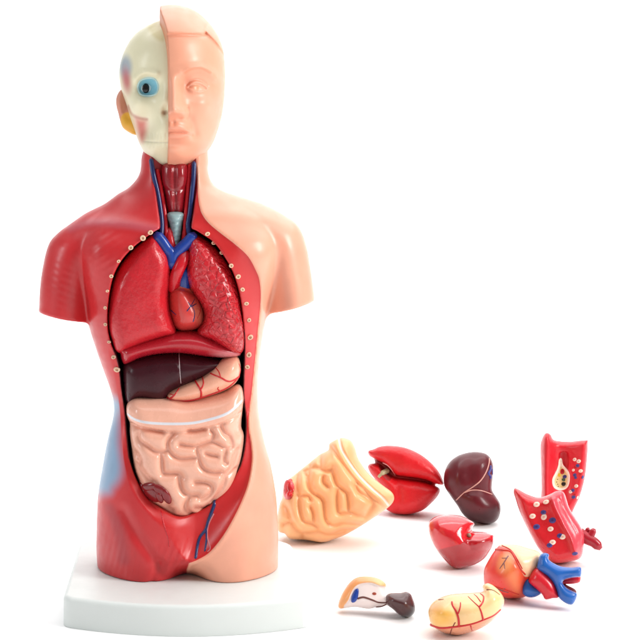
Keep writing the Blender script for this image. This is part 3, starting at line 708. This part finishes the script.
# ================================================================== loose organs lying on the floor, right of the torso
def settle(root, solids_objs):
    """put the lowest point of the thing on the floor"""
    bpy.context.view_layer.update()
    lo = 1e9
    for o in solids_objs:
        n = len(o.data.vertices); c = np.empty(n*3, np.float32); o.data.vertices.foreach_get('co', c); c = c.reshape(-1, 3)
        M = np.array(root.matrix_world); lo = min(lo, (c@M[2, :3]).min()+M[2, 3])
    root.location.z -= lo+.0001
def loose(name, fr, label, cat):
    o = empty(name, fr.loc, label, cat); o.rotation_euler = fr.rot.to_euler(); return o
def lo_organ(name, s, mat, root, masks=None): return organ(name, s, mat, root, masks)

def loose_intestine():
    fr = Loose(333, 490, 541)
    Z = lambda p: zoom(270, 420, 3.556, p); Y = lambda p: zoom(270, 420, 4.92, p)
    root = loose('intestine_block', fr, 'removed orange coils of intestine with a pale band and bright red cut end', 'organ model')
    s = Solid(fr, Z([(30, 385), (26, 340), (34, 290), (44, 265), (46, 235), (58, 208), (80, 190), (108, 168), (140, 142), (178, 112), (207, 97), (210, 76), (230, 62), (257, 53), (286, 62), (302, 88), (314, 128), (350, 180), (400, 222),
                     (434, 248), (441, 272), (427, 295), (397, 318), (340, 357), (275, 395), (225, 415), (185, 425), (130, 417), (72, 412), (52, 394)]), 1.9, 1.3, h=.04, blur_cm=.2)
    q9 = lambda x0, y0, *L: [zoom(x0, y0, 9.846, l) for l in L]
    G = q9(275, 440, [(290, 285), (320, 350), (340, 440), (380, 500), (440, 530), (482, 585)], [(455, 130), (450, 220), (455, 270), (520, 290), (560, 270)], [(480, 335), (480, 390), (520, 432)], [(575, 330), (600, 400), (640, 450), (680, 480)], [(350, 230), (340, 300), (330, 380)],
           [(230, 320), (218, 420), (235, 490), (260, 520)], [(300, 290), (345, 262), (400, 250), (450, 262)])
    G += q9(275, 480, [(420, 130), (470, 165), (485, 250), (495, 340), (530, 400), (590, 412), (640, 400)], [(245, 130), (250, 200), (260, 290), (290, 370), (345, 388)], [(355, 235), (380, 300), (385, 385)], [(110, 230), (135, 280), (150, 330), (172, 372), (220, 450), (270, 490), (275, 530)],
            [(90, 400), (125, 380), (172, 372)], [(270, 490), (360, 482), (430, 468), (500, 495), (600, 502), (680, 480)], [(345, 388), (420, 420), (430, 468)], [(240, 130), (330, 130), (355, 170)])
    G += q9(325, 480, [(118, 70), (118, 180), (128, 280), (160, 300), (250, 290), (300, 310), (385, 335)], [(208, 100), (222, 180), (225, 285)], [(20, 380), (80, 412), (150, 395), (230, 400), (335, 408)], [(0, 500), (60, 500), (150, 462), (270, 452)], [(330, 100), (400, 130), (462, 190), (450, 245), (400, 320)])
    G += q9(325, 440, [(0, 290), (60, 282), (85, 330), (110, 410), (170, 460), (215, 500)], [(290, 425), (320, 480), (400, 540), (455, 590)])
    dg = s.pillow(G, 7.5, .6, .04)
    band = [(243, 50), (255, 100), (285, 150), (320, 195), (360, 235), (395, 265), (418, 292)]
    top = sstep(s.dline(Z([(262, 50), (275, 100), (305, 145), (340, 190), (380, 225), (420, 262)])), .2, .45); s.B *= top
    s.B += .17*np.exp(-(s.dline(Z(band))/.09)**2)
    s.B += .18*np.exp(-(s.dline(Z([(212, 72), (235, 115), (265, 160), (300, 205), (345, 250), (385, 285), (405, 305)]))/.09)**2)
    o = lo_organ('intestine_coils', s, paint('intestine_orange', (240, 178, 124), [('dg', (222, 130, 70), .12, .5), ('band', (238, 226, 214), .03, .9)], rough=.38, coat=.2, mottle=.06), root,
                 dict(dg=.04-dg, band=.055-s.dline(Z(band))))  # fold creases painted deeper orange in place of shade
    cecum(s, Z, [((66, 238), (24, 40), -15), ((60, 250), (18, 26), -25), ((76, 228), (14, 28), -15), ((68, 212), (16, 12), 0), ((72, 256), (15, 16), 20)], (196, 26, 30), (200, 60, 60), o)
    settle(root, [o])
def loose_lung_a():
    fr = Loose(406, 478, 514)
    Z = lambda p: zoom(360, 420, 4.267, p)
    root = loose('lung', fr, 'bright red lung split by a dark fissure, behind the orange intestine', 'organ model')
    up = Z([(36, 135), (60, 127), (85, 116), (130, 112), (190, 120), (250, 145), (300, 182), (337, 225), (356, 268), (350, 280), (310, 270), (280, 259), (240, 251), (190, 244), (155, 238), (122, 208), (95, 186), (62, 168), (40, 154)])
    dn = Z([(34, 200), (50, 187), (85, 193), (108, 215), (142, 242), (200, 254), (270, 263), (320, 282), (341, 297), (335, 322), (310, 352), (270, 386), (220, 403), (180, 406), (140, 400), (106, 376), (112, 340), (90, 290), (60, 250), (42, 225)])
    s = Solid(fr, dn, 1.15, .6, h=.038, ext=tuple(fr(p) for p in ([Z([(20, 415)])[0], Z([(370, 100)])[0]])), ydepth=2.0, blur_cm=.15)
    s.B += .12*np.exp(-(s.dline(Z([(150, 255), (170, 320), (160, 400)]))/.25)**2)
    f1 = s.field(yc=.1)
    d2 = poly_sdf(s.X, s.Z, spline(fr(up), True, 5)); s.B = -.1*s.gauss(Z([(200, 180)])[0], (14, 8), -25)
    f2 = s.field(d2=d2, T=.95, R=.42, yc=-.15)
    yb = s.ys[None, :, None]
    core = poly_sdf(s.X, s.Z, spline(fr(Z([(60, 150), (150, 190), (260, 220), (330, 270), (250, 300), (150, 290), (90, 240)])), True, 4))
    f3 = s.field(d2=core, T=.6, R=.6, yc=.35, B=0*s.B)
    s.F = np.minimum(np.minimum(f1, f2), smin(f3, np.minimum(f1, f2), .1))
    cutm = s.dpoly(Z([(82, 196), (100, 182), (128, 205), (140, 235), (125, 262), (95, 240)]))
    o = lo_organ('lung_lobes', s, paint('lung_bright', (206, 22, 30), [('gap_shade', (110, 12, 18), .05, .7), ('cutm', (130, 30, 30), .04, .8)], rough=.42, coat=.12, mottle=.08, bump=('noise', 500, .0004)), root,
                 dict(gap_shade=.10-s.dline(Z([(60, 175), (110, 200), (150, 242), (240, 256), (300, 272)])), cutm=cutm))  # dark line along the fissure paints in its shade
    s.fy = s.fy
    c = fr(Z([(98, 226)])[0]); y = float(s.sample(s.fy, c[0], c[1]))
    tube_obj('bronchus', [(np.array([[c[0]+.25, y+.3, c[1]+.1], [c[0], y+.02, c[1]-.03], [c[0]-.16, y-.02, c[1]-.2]]), .15)], paint('bronchus_grey', (176, 166, 128), rough=.4, mottle=.2, mscale=500), o, 12)
    tube_obj('vessel', [on_front(s, Z([(100, 186), (118, 195), (134, 212), (150, 238)]), .05)], paint('pleura_pink', (226, 150, 150), rough=.4), o, 8)
    tube_obj('vein', [on_front(s, Z([(108, 212), (118, 235)]), .06)], NAVY, o, 8)
    settle(root, [o])
def loose_liver():
    fr = Loose(472, 486, 522)
    Z = lambda p: zoom(360, 420, 4.267, p)
    root = loose('liver', fr, 'dark maroon liver with pale forked ligament lines and a small blue patch', 'organ model')
    s = Solid(fr, Z([(357, 242), (364, 200), (385, 165), (420, 140), (460, 128), (500, 125), (537, 133), (559, 155), (569, 190), (566, 240), (563, 285), (580, 315), (598, 347), (598, 387), (585, 416), (555, 431), (510, 429), (470, 416),
                     (438, 390), (414, 352), (385, 312), (362, 275)]), 1.4, 1.1, h=.038, blur_cm=.2)
    s.B += .12*np.exp(-(s.dline(Z([(480, 150), (470, 220), (480, 280)]))/.35)**2)+.14*np.exp(-(s.dline(Z([(445, 300), (500, 285), (560, 305)]))/.22)**2)
    s.B += -.1*s.gauss(Z([(420, 240)])[0], (8, 14))-.12*s.gauss(Z([(500, 350)])[0], (10, 12), 30)
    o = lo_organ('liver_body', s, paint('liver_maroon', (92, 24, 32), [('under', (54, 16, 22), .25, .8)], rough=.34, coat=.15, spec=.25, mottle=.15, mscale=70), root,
                 dict(under=s.dpoly(Z([(350, 280), (415, 330), (450, 370), (520, 380), (610, 340), (620, 450), (480, 450), (380, 380)]))))  # underside coloured darker, shade painted on
    tube_obj('ligament', [on_front(s, Z(l), .042, .4, .8) for l in ([(551, 155), (548, 180), (535, 215), (512, 250), (480, 275), (445, 298), (412, 330)], [(445, 298), (480, 288), (520, 291), (562, 306)])], paint('ligament_cream', (206, 152, 140), rough=.4), o, 8)
    tube_obj('portal_vein', [on_front(s, Z(l), r, .3, .9) for l, r in (([(556, 188), (553, 205), (546, 216)], .085), ([(546, 218), (556, 230), (554, 238)], .075), ([(562, 200), (564, 220)], .05))], paint('portal_blue', (58, 54, 128), rough=.35), o, 8)
    settle(root, [o])
def loose_lung_b():
    fr = Loose(460, 541, 568)
    Z = lambda p: zoom(420, 500, 7.11, p)
    root = loose('lung', fr, 'small glossy red lung with a notch and a grey airway stub, below the maroon liver', 'organ model')
    s = Solid(fr, Z([(58, 205), (64, 162), (90, 130), (140, 110), (200, 105), (270, 109), (330, 129), (387, 166), (377, 188), (372, 221), (440, 227), (502, 239), (526, 262), (521, 312), (492, 370), (456, 420), (400, 456), (340, 476),
                     (270, 489), (220, 471), (170, 421), (120, 361), (80, 290)]), 1.35, .95, h=.034, blur_cm=.12)
    ridge = Z([(110, 358), (200, 335), (290, 312), (330, 275), (400, 283), (530, 295)])
    low = s.dpoly(Z([(60, 372), (120, 358), (200, 335), (290, 312), (330, 275), (400, 283), (530, 295), (560, 500), (60, 520)]))
    s.B += .75*np.clip(low, 0, .5)+.0
    s.B += .22*np.exp(-(s.dline(Z([(378, 200), (350, 235), (335, 270)]))/.14)**2)+.1*sstep(s.dpoly(Z([(335, 200), (390, 215), (540, 235), (540, 290), (330, 280)])), -.05, .12)
    s.B += -.12*s.gauss(Z([(235, 270)])[0], (13, 9), -20)
    o = lo_organ('lung_body', s, paint('lung_wet', (212, 28, 40), [('low', (150, 18, 28), .04, .75)], rough=.14, coat=.8, mottle=.06, bump=('noise', 300, .0003)), root, dict(low=low))  # downward facet coloured darker, its shade is painted in
    c = fr(Z([(345, 252)])[0]); y = float(s.sample(s.fy, c[0], c[1]))
    tube_obj('bronchus', [(np.array([[c[0], y+.2, c[1]], [c[0]+.02, y-.1, c[1]]]), .11)], paint('bronchus_stub', (150, 138, 116), rough=.4, mottle=.2, mscale=500), o, 12)
    settle(root, [o])
def dots(s, Z, o, white, blue, red=(), r=.12):
    for nm, lst, m_ in (('white_spot', white, 'spot_white'), ('blue_spot', blue, 'spot_blue'), ('red_spot', red, 'spot_red')):
        m = bpy.data.materials.get(m_) or paint(m_, layers=[('core', dict(spot_white=(214, 150, 132), spot_blue=(48, 40, 96), spot_red=(150, 14, 22))[m_], .12, .8)], base=dict(spot_white=(240, 216, 196), spot_blue=(70, 62, 128), spot_red=(190, 20, 28))[m_], rough=.4, mottle=.12, mscale=400)
        for i, q in enumerate(lst):
            c = s.fr(Z([q[:2]]))[0]; e = .08; y = float(s.sample(s.fy, c[0], c[1]))
            gx = float(s.sample(s.fy, c[0]+e, c[1])-s.sample(s.fy, c[0]-e, c[1]))/(2*e); gz = float(s.sample(s.fy, c[0], c[1]+e)-s.sample(s.fy, c[0], c[1]-e))/(2*e)
            n = Vector((gx, -1, gz)).normalized(); ux = Vector((1, gx, 0)).normalized(); ux = (ux-n*ux.dot(n)).normalized(); uz = n.cross(ux)
            A = math.radians(q[3] if len(q) > 3 else 20); u2 = ux*math.cos(A)+uz*math.sin(A); w2 = uz*math.cos(A)-ux*math.sin(A)
            R = (q[2] if len(q) > 2 else 1)*r
            blob(nm, (c[0], y+.0, c[1]), (R, .035, R*.78), m, o, np.array([list(u2), list(n), list(w2)]).T, n=14)
def slab_upper():
    fr = Loose(565, 474, 516)
    Z = lambda p: zoom(505, 420, 4.57, p)
    root = loose('lung_slice', fr, 'tall upright red lung slice with a cream teardrop window, rearmost at the right', 'organ model')
    s = Solid(fr, Z([(163, 112), (174, 75), (190, 58), (208, 66), (226, 91), (290, 98), (371, 91), (378, 106), (373, 200), (361, 280), (340, 352), (316, 402), (296, 440), (260, 440), (200, 425), (163, 402), (166, 330), (166, 250), (163, 170)]), .95, .32, h=.036, blur_cm=.06, ydepth=1.6)
    s.B += .55*s.gauss(Z([(265, 230)])[0], (12, 40))*1.0
    s.B += -.35*np.exp(-(s.dline(Z([(192, 60), (196, 150), (190, 300), (200, 420)]))/.3)**2)
    s.B += -.1*np.exp(-(s.dline(Z([(372, 95), (366, 240), (330, 370)]))/.2)**2)
    td = Z([(256, 178), (262, 205), (280, 225), (292, 250), (290, 285), (278, 308), (250, 316), (226, 303), (221, 270), (238, 235), (247, 208), (250, 185)])
    dt = s.dpoly(td)
    s.B += -.05*np.exp(-(dt/.06)**2)+.12*sstep(dt, .0, .1)+.12*sstep(s.dpoly(Z([(250, 148), (288, 150), (288, 232), (264, 200), (250, 190)])), -.02, .06)
    o = lo_organ('slice_body', s, paint('slice_red', (212, 30, 44), [('trench', (190, 20, 32), .03, .8), ('rimw', (244, 224, 206), .02), ('well', (222, 190, 130), .015)], rough=.4, coat=.2, mottle=.08, bump=('noise', 400, .0004)), root,
                 dict(rimw=dt+.045, well=dt-.09, trench=s.dpoly(Z([(250, 148), (288, 150), (288, 232), (264, 200), (250, 190)]))))
    dots(s, Z, o, [(318, 180), (336, 188, 1.1), (345, 232), (325, 300), (300, 326), (331, 352), (312, 228, .8)], [(331, 208), (318, 250), (355, 260, 1.1), (309, 320), (313, 350), (322, 262, .8)], [(322, 214, .9), (346, 246, .8), (318, 338, .8)])
    dots(s, Z, o, [], [(273, 258, 1.1)], [(262, 234, 1.4, 70)])
    for nm, c_, q, r_ in (('yellow_spot', (220, 170, 40), (246, 250), 1.0), ('black_spot', (40, 30, 26), (269, 292), 1.2), ('green_spot', (70, 90, 60), (268, 272), .9)):
        m = paint(nm, c_, rough=.4); c = fr(Z([q]))[0]; y = float(s.sample(s.fy, c[0], c[1])); blob(nm, (c[0], y, c[1]), (.12*r_, .04, .1*r_), m, o, n=14)
    m = paint('well_mark', (96, 40, 30), rough=.5)
    for q in ((240, 270), (241, 292), (236, 282), (243, 302)):
        c = fr(Z([q]))[0]; blob('small_mark', (c[0], float(s.sample(s.fy, c[0], c[1])), c[1]), (.035, .025, .03), m, o, n=10)
    settle(root, [o])
def slab_lower():
    fr = Loose(551, 528, 562)
    Z = lambda p: zoom(505, 420, 4.57, p)
    root = loose('lung_slice', fr, 'pointed red lung slice with white and blue spots, leaning behind the heart', 'organ model')
    s = Solid(fr, Z([(40, 334), (44, 313), (60, 318), (100, 340), (150, 356), (195, 346), (240, 325), (270, 335), (292, 400), (320, 448), (346, 488), (361, 530), (359, 590), (345, 632), (300, 648), (225, 655), (175, 612), (146, 578), (106, 505), (68, 422), (48, 362)]),
              1.1, .42, h=.036, blur_cm=.08, ydepth=1.8)
    fac = s.dpoly(Z([(212, 352), (240, 325), (270, 335), (300, 400), (330, 450), (365, 520), (365, 600), (345, 640), (318, 600), (300, 545), (272, 492), (246, 440), (226, 400)]))
    s.B += .55*np.clip(fac, 0, .6)-.12*np.exp(-(s.dline(Z([(215, 355), (228, 400), (246, 440), (272, 492), (300, 545), (320, 610)]))/.12)**2)
    s.B += .25*s.gauss(Z([(150, 440)])[0], (14, 18), 30)
    o = lo_organ('slice_body', s, paint('slice_red_light', (210, 28, 38), [('fac', (216, 70, 84), .05, .85)], rough=.32, coat=.35, mottle=.08, bump=('noise', 400, .0004)), root, dict(fac=fac))
    dots(s, Z, o, [(145, 389, 1.35), (188, 378, 1.35), (127, 442, 1.3), (178, 446, 1.4, 50), (208, 500, 1.25), (262, 535, 1.35), (217, 560, 1.3)], [(176, 425, 1.2), (217, 461, 1.5), (145, 490, 1.4), (250, 530, 1.2), (204, 573, 1.2), (318, 611, 1.2)], r=.12)
    def T(pts, r, y=.1): 
        p = spline(fr(Z(pts)), False, 5); return np.stack([p[:, 0], np.full(len(p), y), p[:, 1]], 1), np.linspace(r[0], r[1], len(p))
    tube_obj('bronchus', [T([(340, 520), (375, 545), (405, 560), (425, 578)], (.30, .24)), T([(375, 545), (392, 530), (404, 508)], (.2, .15)), T([(362, 535), (372, 520), (380, 500)], (.16, .1), .3)], paint('bronchus_red', (160, 22, 40), rough=.3, coat=.3), o, 16)
    settle(root, [o])
def loose_heart():
    fr = Loose(525, 562, 599)
    Z = lambda p: zoom(475, 500, 4.92, p)
    root = loose('heart', fr, 'removed heart with thick blue and red vessels forking to the right', 'organ model')
    s = Solid(fr, Z([(43, 330), (48, 288), (74, 238), (104, 194), (135, 170), (200, 173), (260, 190), (312, 208), (328, 245), (320, 295), (290, 340), (268, 375), (262, 415), (240, 432), (200, 436), (150, 436), (92, 412), (55, 386), (44, 360)]), 1.6, 1.25, h=.036, blur_cm=.2)
    s.B += .1*np.exp(-(s.dline(Z([(150, 185), (185, 215), (215, 270), (245, 325), (235, 430)]))/.12)**2)-.12*s.gauss(Z([(120, 300)])[0], (14, 20))-.08*s.gauss(Z([(185, 310)])[0], (8, 18), -15)
    s.B += .06*np.exp(-(s.dline(Z([(60, 365), (120, 385), (200, 415)]))/.1)**2)
    cream = s.dpoly(Z([(112, 175), (150, 160), (330, 190), (335, 270), (300, 310), (248, 330), (222, 280), (200, 230), (165, 195)]))
    fat = s.dpoly(Z([(120, 230), (160, 225), (195, 270), (225, 330), (215, 420), (190, 400), (150, 330)]))
    o = lo_organ('heart_body', s, paint('heart_red', (216, 52, 40), [('fat', (232, 130, 74), .3, .75), ('tip', (238, 168, 110), .16, .6), ('cream', (240, 200, 160), .03, .97)], rough=.34, coat=.3, mottle=.08), root,
                 dict(cream=cream, fat=fat, tip=s.ell(Z([(150, 262)])[0], (6, 9), -30)))
    tube_obj('coronary_artery', [on_front(s, Z(l), r, .3, .7) for l, r in (([(105, 198), (140, 202), (178, 210), (200, 245), (222, 290), (246, 318)], .06), ([(60, 365), (110, 380), (160, 395), (215, 415)], .045), ([(135, 180), (175, 200), (205, 240), (232, 290)], .04))], paint('coronary_red', (196, 44, 30), rough=.35), o, 8)
    tube_obj('coronary_vein', [on_front(s, Z(l), r, .3, .6) for l, r in (([(165, 230), (145, 262), (125, 290)], .035), ([(160, 240), (135, 240)], .028), ([(145, 262), (150, 290)], .028), ([(90, 375), (130, 395), (165, 405)], .04), ([(130, 395), (150, 385)], .03))], paint('coronary_grey', (130, 84, 84), rough=.4), o, 8)
    def T(pts, r, y, y2=None):
        p = spline(fr(Z(pts)), False, 6); n = len(p); return np.stack([p[:, 0], np.linspace(y, y if y2 is None else y2, n), p[:, 1]], 1), np.interp(np.linspace(0, 1, n), np.linspace(0, 1, len(r)), r)
    B2 = paint('vessel_blue', (30, 92, 172), rough=.3, coat=.35, mottle=.08); R2 = paint('vessel_red', (206, 26, 42), rough=.3, coat=.35)
    DK = paint('vessel_inside', (110, 16, 24), rough=.5)
    def ves(name, pts, mat, T_, R_, yc): 
        q = Solid(fr, Z(pts), T_, R_, h=.03, yc=yc, blur_cm=.1); return organ(name, q, mat, root)
    ves('aorta', [(262, 345), (286, 296), (316, 288), (352, 316), (386, 352), (402, 398), (409, 430), (380, 434), (345, 440), (328, 415), (300, 388), (275, 368)], R2, .52, .42, -.85)
    ves('pulmonary_artery', [(316, 228), (338, 214), (362, 221), (360, 244), (382, 262), (420, 279), (470, 284), (516, 283), (517, 326), (500, 331), (458, 336), (434, 346), (430, 362), (450, 385), (480, 400), (498, 412), (491, 442), (472, 465),
         (440, 456), (410, 431), (400, 400), (385, 365), (360, 332), (330, 311), (305, 291), (309, 258)], B2, .45, .34, -.95)
    ves('vena_cava', [(232, 408), (229, 376), (243, 345), (262, 332), (292, 368), (325, 393), (324, 413), (290, 430), (255, 428)], B2, .5, .42, -.6)
    ves('aorta_branch', [(425, 345), (470, 328), (514, 324), (515, 354), (490, 364), (450, 366), (428, 362)], R2, .25, .22, -.4)
    ves('pulmonary_vein', [(425, 355), (455, 372), (492, 392), (497, 415), (470, 412), (440, 395)], DK, .2, .2, -.35)
    settle(root, [o])
def loose_stomach():
    fr = Loose(466, 607, 635)
    Z = lambda p: zoom(410, 560, 7.11, p)
    root = loose('stomach', fr, 'removed cream and yellow stomach with red arteries, nearest on the floor', 'organ model')
    pts = Z([(130, 372), (134, 330), (160, 290), (200, 262), (270, 236), (350, 226), (440, 221), (520, 212), (514, 176), (545, 152)])+[(493, 583.5), (500, 590), (504.3, 598), (502.4, 606), (497, 614), (489.5, 621.5), (480, 627)]+Z([(430, 500), (350, 520), (290, 517), (230, 501), (180, 471), (148, 440)])
    s = Solid(fr, pts, 1.25, .85, h=.034, blur_cm=.12)
    cur = Z([(150, 448), (220, 465), (300, 460), (380, 450), (450, 435), (520, 410), (590, 380), (645, 335)])
    under = s.dpoly(cur[:]+Z([(700, 380), (640, 560), (100, 560), (120, 450)]))
    s.B += .7*np.clip(under, 0, .4)+.05*np.exp(-(s.dline(Z([(305, 315), (345, 400), (350, 450)]))/.1)**2)+.06*np.exp(-(s.dline(Z([(545, 195), (590, 205), (630, 235)]))/.08)**2)
    s.B += -.08*s.gauss(Z([(230, 370)])[0], (9, 8))-.07*s.gauss(Z([(425, 360)])[0], (9, 9))
    o = lo_organ('stomach_body', s, paint('stomach_cream', (242, 200, 142), [('yel', (238, 174, 62), .22, .85), ('pale', (240, 176, 128), .3, .6), ('under', (232, 150, 112), .03, .9)], rough=.3, coat=.4, mottle=.05), root,
                 dict(yel=s.ell(Z([(225, 395)])[0], (12.5, 7.5), 8), pale=s.ell(Z([(210, 285)])[0], (12, 5), 20), under=under))
    tube_obj('artery', [on_front(s, Z(l), r, .3, .6) for l, r in (([(150, 448), (220, 466), (300, 460), (380, 450), (450, 435), (520, 410), (590, 380), (640, 340)], .062), ([(348, 452), (345, 400), (330, 352), (305, 312), (300, 285)], .055), ([(345, 365), (358, 325), (360, 290)], .035),
        ([(517, 408), (505, 360), (490, 322)], .05), ([(490, 322), (515, 290), (522, 250), (500, 228)], .04), ([(490, 322), (450, 285), (413, 248)], .03), ([(500, 285), (475, 250), (455, 232)], .028), ([(430, 452), (442, 490)], .035))], VES, o, 8)
    tube_obj('dark_vessel', [on_front(s, Z(l), .026, .3, .7) for l in ([(322, 430), (300, 470), (285, 515)], [(205, 272), (240, 268)], [(545, 200), (590, 205), (635, 235)])], paint('dark_line', (120, 40, 30), rough=.4), o, 6)
    settle(root, [o])
def duodenum():
    fr = Loose(377, 594, 614)
    Z = lambda p: zoom(330, 560, 7.11, p)
    root = loose('pancreas', fr, 'small white and tan pancreas piece with a blue mark and a brown rounded end', 'organ model')
    s = Solid(fr, Z([(58, 312), (64, 270), (90, 210), (130, 150), (180, 108), (240, 95), (310, 100), (365, 120), (397, 150), (405, 195), (440, 212), (450, 250), (430, 300), (395, 302), (340, 312), (272, 325), (180, 312), (110, 320), (75, 324)]), .62, .4, h=.03, blur_cm=.08)
    wh = s.dpoly(Z([(120, 330), (135, 260), (165, 190), (210, 150), (290, 140), (350, 160), (400, 170), (470, 200), (470, 340)]))
    s.B += .12*sstep(wh, -.02, .06)
    o = lo_organ('pancreas_body', s, paint('pancreas_tan', (232, 160, 100), [('top', (224, 196, 140), .3, .7), ('wh', (242, 226, 222), .03)], rough=.32, coat=.3), root,
                 dict(wh=wh, top=s.ell(Z([(370, 130)])[0], (9, 6))))
    b2 = Solid(fr, Z([(152, 272), (155, 235), (178, 190), (200, 180), (206, 200), (200, 245), (182, 275), (162, 282)]), .1, .1, h=.022, yc=float(s.sample(s.fy, *fr(Z([(180, 230)])[0])))+.02, blur_cm=.03, ydepth=1.2)
    organ('blue_mark', b2, BLUE, o)
    c = fr(Z([(315, 218)])[0]); blob('brown_mark', (c[0], float(s.sample(s.fy, c[0], c[1])), c[1]), (.09, .03, .06), paint('mark_brown', (160, 70, 50), rough=.4), o, n=14)
    BR = paint('duct_brown', (104, 58, 52), rough=.3, coat=.3)
    tube_obj('duct', [on_front(s, Z(l), .045, .3, .9) for l in ([(200, 252), (240, 243), (300, 262), (345, 278), (395, 280)], [(330, 310), (370, 305), (400, 290)])], BR, o, 8)
    g = Solid(fr, Z([(392, 248), (400, 224), (440, 213), (500, 212), (540, 204), (572, 220), (592, 260), (606, 312), (600, 352), (570, 381), (530, 383), (490, 366), (450, 331), (410, 302), (394, 285)]), .8, .6, h=.03, blur_cm=.12, yc=-.15)
    g.B += -.08*np.exp(-(g.dline(Z([(450, 270), (520, 290)]))/.2)**2)
    og = organ('gallbladder', g, paint('gallbladder_brown', (76, 40, 40), [('end', (34, 26, 28), .2, .9)], rough=.3, coat=.4, mottle=.1), root, dict(end=g.dpoly(Z([(560, 190), (585, 260), (560, 340), (520, 370), (530, 400), (640, 400), (640, 200)]))))
    settle(root, [o, og])
for f in (loose_intestine, loose_lung_a, loose_liver, loose_lung_b, slab_upper, slab_lower, loose_heart, loose_stomach, duodenum): f()
